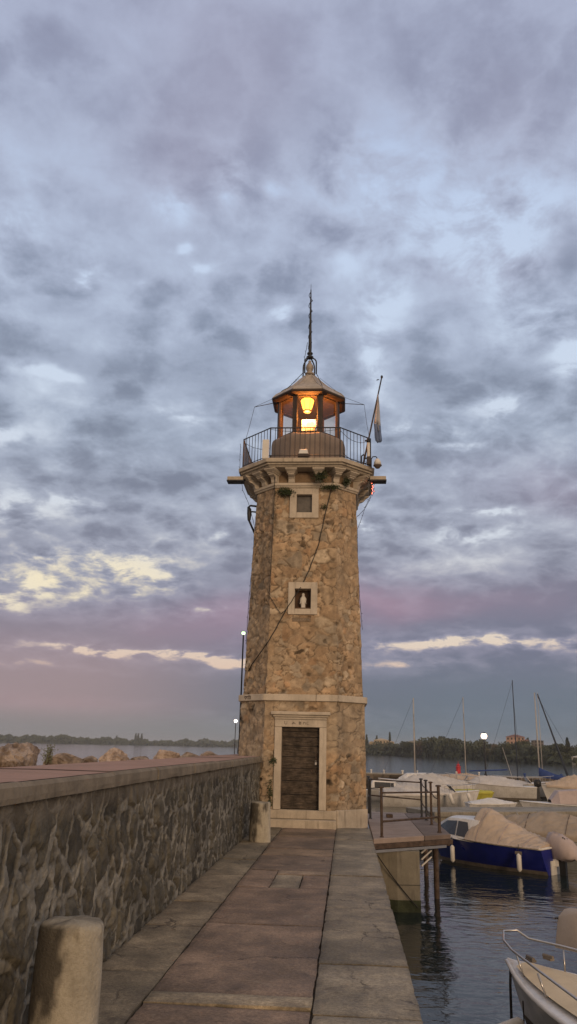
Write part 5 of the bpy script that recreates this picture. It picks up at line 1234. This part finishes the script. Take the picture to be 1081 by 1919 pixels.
# taut seams on the big covers
def seam(t, gun, x, ridge, x0, x1, pw, mat='tarpm'):
    gx_ = [g[0] for g in gun]; hb = float(np.interp(x, gx_, [g[1] for g in gun]))+.035; zg = float(np.interp(x, gx_, [g[2] for g in gun])); u = (x-x0)/(x1-x0)
    MB().tube([(x, w*hb, zg+.02+ridge(u)*(1-abs(w)**pw)+.018) for w in np.linspace(-1, 1, 25)], .009, 4).build('seam', M[mat], t, local=True)
for x in (-1.5, -.8, -.1): seam(tb, gun, x, sprof((0, .10), (.12, .13), (.30, .28), (.55, .52), (.78, .80), (.92, .82), (1, .58)), -1.95, .30, 1.75)
for x in (-1.5, -.4, .9): seam(tb2, g2, x, sprof((0, .12), (.2, .30), (.42, .52), (.56, .56), (.8, .36), (1, .08)), -2.45, 2.35, 1.35, 'rust')

def windscreen(t, x, w, z, h, rake_=.3):
    fr_ = MB().tube([(x-.2, -w, z), (x, -w*.8, z+.02), (x-rake_, -w*.7, z+h), (x-rake_, w*.7, z+h), (x, w*.8, z+.02), (x-.2, w, z)], .02, 5).build('windscreen', M['chrome'], t, local=True)
    MB().add([(x, -w*.8, z), (x, w*.8, z), (x-rake_, w*.7, z+h), (x-rake_, -w*.7, z+h)], [(0, 1, 2, 3)]).build('pane', M['darkglass'], fr_, local=True)
windscreen(tD, 1.7, .8, 1.05, .42); windscreen(tJ, 1.0, .75, 1.0, .4); windscreen(tA, 1.35, .8, .85, .35)

# ================================================================== FAR SHORES
def shore_land(name, pts, depth, h, mat, sd_):
    """a strip of land behind a shoreline polyline"""
    rows = []
    for k in range(9):
        f = k/8; row = []
        for i in range(len(pts)-1):
            for j in range(6):
                t_ = j/6; x = lerp(pts[i][0], pts[i+1][0], t_); y = lerp(pts[i][1], pts[i+1][1], t_)
                L = math.hypot(x, y); ux, uy = x/L, y/L
                hh = -1.6+(h+1.6)*(f**.6)*(1+.35*mnoise.noise(Vector((x*.03+sd_, f*2, 0)))) if k else -1.7
                row.append((x+ux*depth*f, y+uy*depth*f, hh))
        rows.append(row)
    o = MB().rings(rows, closed=False, cap=False).build(name, mat, None, smooth=True); tag(o, kind='structure'); return o
M['land'] = pmat('shore_scrub', (.06, .06, .035), .95, .4, .08, col2=(.10, .085, .06), bump=0, space='World')
RS = [(-20, 470), (10.4, 408), (26, 378), (36, 345), (44, 318), (50, 284), (55, 250), (60.2, 222.7), (75, 190), (100, 170)]
shore_land('right_shore_terrain', RS, 160, 1.2, M['land'], 3)
LSH = [(-700, 640), (-520, 760), (-385, 890), (-330, 960), (-260, 1020), (-158, 1106), (-60, 1180), (60, 1260)]
shore_land('left_shore_terrain', LSH, 500, 2.2, M['land'], 8)
def crown_mesh(name, w, h, n, seed, conic=False, mat=None, leaf=.3, inner=True):
    random.seed(seed); V, F = [], []
    lobes = [(Vector((random.gauss(0, .28)*w, random.gauss(0, .28)*w, h*(.35+.45*random.random()))), random.uniform(.25, .42)*w) for _ in range(7)]
    for k in range(n):
        if conic:
            z = random.random(); r = w*.5*(1-z)**.8*(.55+.45*random.random()); a = random.uniform(0, 6.283); p = Vector((r*math.cos(a), r*math.sin(a), h*(.08+.92*z)))
        else:
            c_, r = random.choice(lobes); d_ = Vector((random.gauss(0, 1), random.gauss(0, 1), random.gauss(0, 1))).normalized()*r*random.uniform(.55, 1.05); p = c_+d_; p.z = max(p.z, h*.08)
        s_ = leaf*random.uniform(.6, 1.3); u = Vector((random.gauss(0, 1), random.gauss(0, 1), random.gauss(0, 1))).normalized()*s_; v = u.orthogonal().normalized()*s_*.7
        b_ = len(V); V += [p-u-v, p+u-v*.4, p+v, p-u*.5+v*.8]; F.append((b_, b_+1, b_+2, b_+3))
    me = bpy.data.meshes.new(name); me.from_pydata(V, [], F); me.materials.append(mat); return me
lm = [pmat('dark_green_foliage', (.095, .105, .058), .9, .4, .9, col2=(.060, .068, .040), bump=0), pmat('olive_foliage', (.14, .128, .066), .9, .35, .9, col2=(.09, .085, .045), bump=0), pmat('rusty_green_foliage', (.13, .09, .052), .9, .35, .9, col2=(.08, .06, .036), bump=0)]
crowns = [crown_mesh('crown', 6, 5.6, 900, 1, mat=lm[0], leaf=.42), crown_mesh('crown', 5.5, 5.0, 800, 2, mat=lm[1], leaf=.42), crown_mesh('crown', 6.5, 4.6, 900, 3, mat=lm[2], leaf=.42), crown_mesh('crown', 6, 5.2, 900, 4, mat=lm[0], leaf=.45)]
cyp = [crown_mesh('crown', 1.7, 6.6, 500, 5, True, lm[0], .30), crown_mesh('crown', 3.2, 6.4, 600, 6, True, lm[0], .35)]
trunk_me = MB().tube([(0, 0, -.8), (0.05, 0, 1.2), (0, .05, 2.6)], [.28, .2, .1], 6).build('trunk', M['rust'], None); tme = trunk_me.data; bpy.data.objects.remove(trunk_me)
lay = {'n': 0}
def tree(x, y, z, s_, kind, lab, group):
    nm = 'cypress_tree' if kind >= 4 else 'broadleaf_tree'
    t = thing(nm, lab, 'tree', (x, y, z), group, random.uniform(0, 6)); t.scale = (s_, s_, s_*random.uniform(.9, 1.15))
    for n2, me in (('crown', (crowns+cyp)[kind]), ('trunk', tme)):
        o = bpy.data.objects.new(n2, me); COL.objects.link(o); o.parent = t
random.seed(21)
def shore_at(ang):
    """shoreline point of the right shore at azimuth ang (degrees)"""
    best = None
    for a, b_ in zip(RS, RS[1:]):
        A0, A1 = math.degrees(math.atan2(*a)), math.degrees(math.atan2(*b_))
        if A0 <= ang <= A1:
            f = (ang-A0)/(A1-A0); return lerp(a[0], b_[0], f), lerp(a[1], b_[1], f)
names = {0: 'dark green broadleaf tree in the wood on the right shore', 1: 'olive green broadleaf tree in the wood on the right shore', 2: 'rusty green broadleaf tree in the wood on the right shore', 3: 'dark green broadleaf tree in the wood on the right shore', 4: 'slim dark cypress on the right shore', 5: 'dark pointed conifer on the right shore'}
ntree = 0
for row in range(3):
    ang = -.3
    while ang < 19.5:
        x, y = shore_at(ang); L = math.hypot(x, y); d_ = 7+row*9+random.uniform(-2, 2)
        hpx = float(np.interp(ang, [0, 1.5, 3.0, 4.3, 5.4, 7, 9.5, 11.0, 12, 13, 14, 15, 16, 19], [.42, .60, .50, .60, .95, .92, .80, .80, .72, .85, .80, .80, .70, .7]))
        s_ = hpx*L/300*random.uniform(.72, 1.22)*(.86 if row == 0 else 1.0)
        kind = random.choice([0, 3, 1, 0, 3, 2 if 8 < ang < 11 or random.random() < .15 else 0])
        if row == 2 and random.random() < .16: kind = 5 if random.random() < .6 else 4
        z = -1.4+.5+row*.5
        k2 = (L+d_)/L
        skip = (14.6 < ang < 15.8 and row < 1) or (ang > 15 and row == 0 and ang < 16.4)
        if not skip: tree(x*k2, y*k2, z, s_, kind, names[kind], 'trees of the wood on the right shore'); ntree += 1
        ang += (3.2*s_)/L*57.3*random.uniform(.8, 1.2)
for (ang, L, s_, kind, lab) in ((1.35, 425, 1.35, 4, 'tall cypress left of the cream villa'), (2.05, 428, 1.25, 4, 'cypress behind the cream villa roof'), (2.95, 425, 1.35, 4, 'tall cypress right of the cream villa'), (12.15, 330, 1.05, 5, 'tall dark conifer right of the pink building'), (14.65, 270, .95, 5, 'tall dark conifer near the right end of the shore'), (15.35, 265, .75, 5, 'smaller dark conifer near the right end of the shore')):
    tree(math.sin(rad(ang))*L, math.cos(rad(ang))*L, -.2, s_, kind, lab, 'conifers standing above the right shore wood')
# thick undergrowth closing the wood
def mass(name, lab, cat, pts, d0, d1, h0, h1, n, mat, seed, leaf):
    random.seed(seed); V, F = [], []
    for k in range(n):
        f = random.random()*(len(pts)-1); i = min(int(f), len(pts)-2); x, y = lerp(pts[i][0], pts[i+1][0], f-i), lerp(pts[i][1], pts[i+1][1], f-i); L = math.hypot(x, y)
        d_ = random.uniform(d0, d1); hh = lerp(h0, h1, .5+.5*mnoise.noise(Vector((x*.05, y*.05, 3)))+.35*mnoise.noise(Vector((x*.19, y*.19, 7))))
        p = Vector((x*(L+d_)/L, y*(L+d_)/L, -1.5+hh*random.random()**.6))
        s_ = leaf*random.uniform(.6, 1.4); u = Vector((random.gauss(0, 1), random.gauss(0, .6), random.gauss(0, .7))).normalized()*s_; v = u.orthogonal().normalized()*s_*.7
        b_ = len(V); V += [p-u-v, p+u-v*.4, p+v, p-u*.5+v*.8]; F.append((b_, b_+1, b_+2, b_+3))
    me = bpy.data.meshes.new(name); me.from_pydata(V, [], F); me.materials.append(mat); o = bpy.data.objects.new(name, me); COL.objects.link(o); tag(o, lab, cat, kind='stuff')
mass('shore_undergrowth', 'low dark undergrowth along the foot of the right shore wood', 'undergrowth', RS[:8], 3, 30, .8, 2.6, 15000, lm[0], 4, .7)
mass('distant_wood', 'far dark wood along the left shore of the lake', 'wood', LSH, 5, 60, 2.5, 10.5, 42000, lm[0], 5, 2.0)
pop = crown_mesh('crown', 4.5, 13.5, 500, 15, True, lm[0], .9)
for i, (ang, L) in enumerate(((-14.62, 1060), (-14.45, 1062), (-14.22, 1064), (-15.9, 1050))):
    t = thing('poplar_tree', 'tall narrow poplar rising above the far left wood', 'tree', (math.sin(rad(ang))*L, math.cos(rad(ang))*L, -1), 'tall poplars above the far left wood'); t.scale = (1, 1, 1 if i < 3 else .75)
    o = bpy.data.objects.new('crown', pop); COL.objects.link(o); o.parent = t

# houses
M['wcream'] = pmat('cream_wall', (.48, .38, .25), .9, .15, .4, bump=0); M['wpink'] = pmat('pink_wall', (.40, .26, .20), .9, .15, .4, bump=0)
M['wwhite'] = pmat('white_wall', (.52, .49, .43), .9, .12, .4, bump=0); M['roofr'] = pmat('terracotta_roof', (.24, .12, .09), .9, .3, .8, bump=0); M['roofg'] = pmat('grey_roof', (.16, .14, .13), .9, .3, .8, bump=0)
def house(name, lab, ang, L, z, w, d_, h, wall_, roof_, floors, nwin, rh=.9, wings=()):
    x, y = math.sin(rad(ang))*L, math.cos(rad(ang))*L
    t = thing(name, lab, 'house', (x, y, z), 'houses on the right shore', -rad(ang))
    MB().box(-w/2, w/2, 0, d_, -1.5, h).build('wall', M[wall_], t, local=True)
    def hip(x0, x1, y0, y1, z0, r_): 
        m_ = min(x1-x0, y1-y0)/2*.9; return MB().add([(x0-.3, y0-.3, z0), (x1+.3, y0-.3, z0), (x1+.3, y1+.3, z0), (x0-.3, y1+.3, z0), (x0+m_, (y0+y1)/2, z0+r_), (x1-m_, (y0+y1)/2, z0+r_)], [(0, 1, 2, 3), (0, 1, 5, 4), (1, 2, 5), (2, 3, 4, 5), (3, 0, 4)])
    rf = hip(-w/2, w/2, 0, d_, h+.003, rh).build('roof', M[roof_], t, local=True)
    MB().box(-.25, .15, d_*.5, d_*.5+.4, h+rh*.5, h+rh+.35).build('chimney', M[wall_], rf, local=True)
    for (x0, x1, y0, y1, hh) in wings:
        MB().box(x0, x1, y0, y1, -1.5, hh).build('wing', M[wall_], t, local=True); hip(x0, x1, y0, y1, hh+.003, .5).build('wing_roof', M[roof_], t, local=True)
    for fl_ in range(floors):
        for k in range(nwin):
            cx = -w/2+w*(k+.5)/nwin; z0 = .5+fl_*h/floors; MB().box(cx-.28, cx+.28, -.05, -.01, z0, z0+h/floors*.5).build('window', M['darkglass'], t, local=True)
house('villa', 'cream villa with wide wing and pale roof left of the thick mast', 2.35, 420, 2.0, 7.5, 6, 3.6, 'wcream', 'wcream', 2, 5, .8, wings=((-6.0, -3.76, 1, 5, 2.6), (3.76, 6.6, .5, 5, 2.9)))
house('apartment_house', 'white house with grey roof half hidden by trees', 4.75, 400, 2.0, 7.0, 6, 3.2, 'wwhite', 'roofg', 2, 4, .5, wings=((3.51, 7.5, 1, 5, 3.4),))
house('hotel_building', 'pink hotel block with terracotta roof above the right shore wood', 11.35, 325, 2.4, 6.8, 6, 4.6, 'wpink', 'roofr', 3, 5, .9, wings=((3.21, 5.0, 1, 5, 3.4),))
house('apartment_house', 'dark grey flat house right of the pink hotel block', 12.75, 325, 2.2, 4.5, 5, 3.6, 'roofg', 'roofg', 3, 4, .3)
house('bungalow', 'low white house among trees at the far right of the shore', 15.35, 236, -.7, 4.2, 4, 1.3, 'wwhite', 'wwhite', 1, 3, .45)
house('boat_house', 'tiny white hut at the waterline below the white house', 4.6, 396, -1.2, 2.0, 3, 1.3, 'wwhite', 'wwhite', 1, 1, .6)
house('boat_house', 'tiny grey hut at the waterline right of the white hut', 6.0, 388, -1.2, 1.5, 2, 1.0, 'wwhite', 'roofg', 1, 1, .3)
house('cottage', 'small reddish cottage at the waterline left of the cream villa', 1.15, 418, -1.0, 3.0, 4, 1.8, 'wpink', 'wcream', 1, 2, .7)

# ------------------------------------------------------------------ evening air over the lake
hz_ = bpy.data.materials.new('evening_air'); hz_.use_nodes = True; T = NT(hz_.node_tree); T.n.clear()
pv = T.new('ShaderNodeVolumePrincipled'); pv.inputs['Color'].default_value = (.80, .84, .90, 1); pv.inputs['Density'].default_value = .00030; pv.inputs['Anisotropy'].default_value = 0
ou = T.new('ShaderNodeOutputMaterial'); T.l.new(pv.outputs[0], ou.inputs['Volume'])
hb_ = box(-3100, 3100, -100, 4600, -5.2, 24).build('haze', hz_); tag(hb_, 'thin evening haze over the lake', 'haze', kind='stuff')
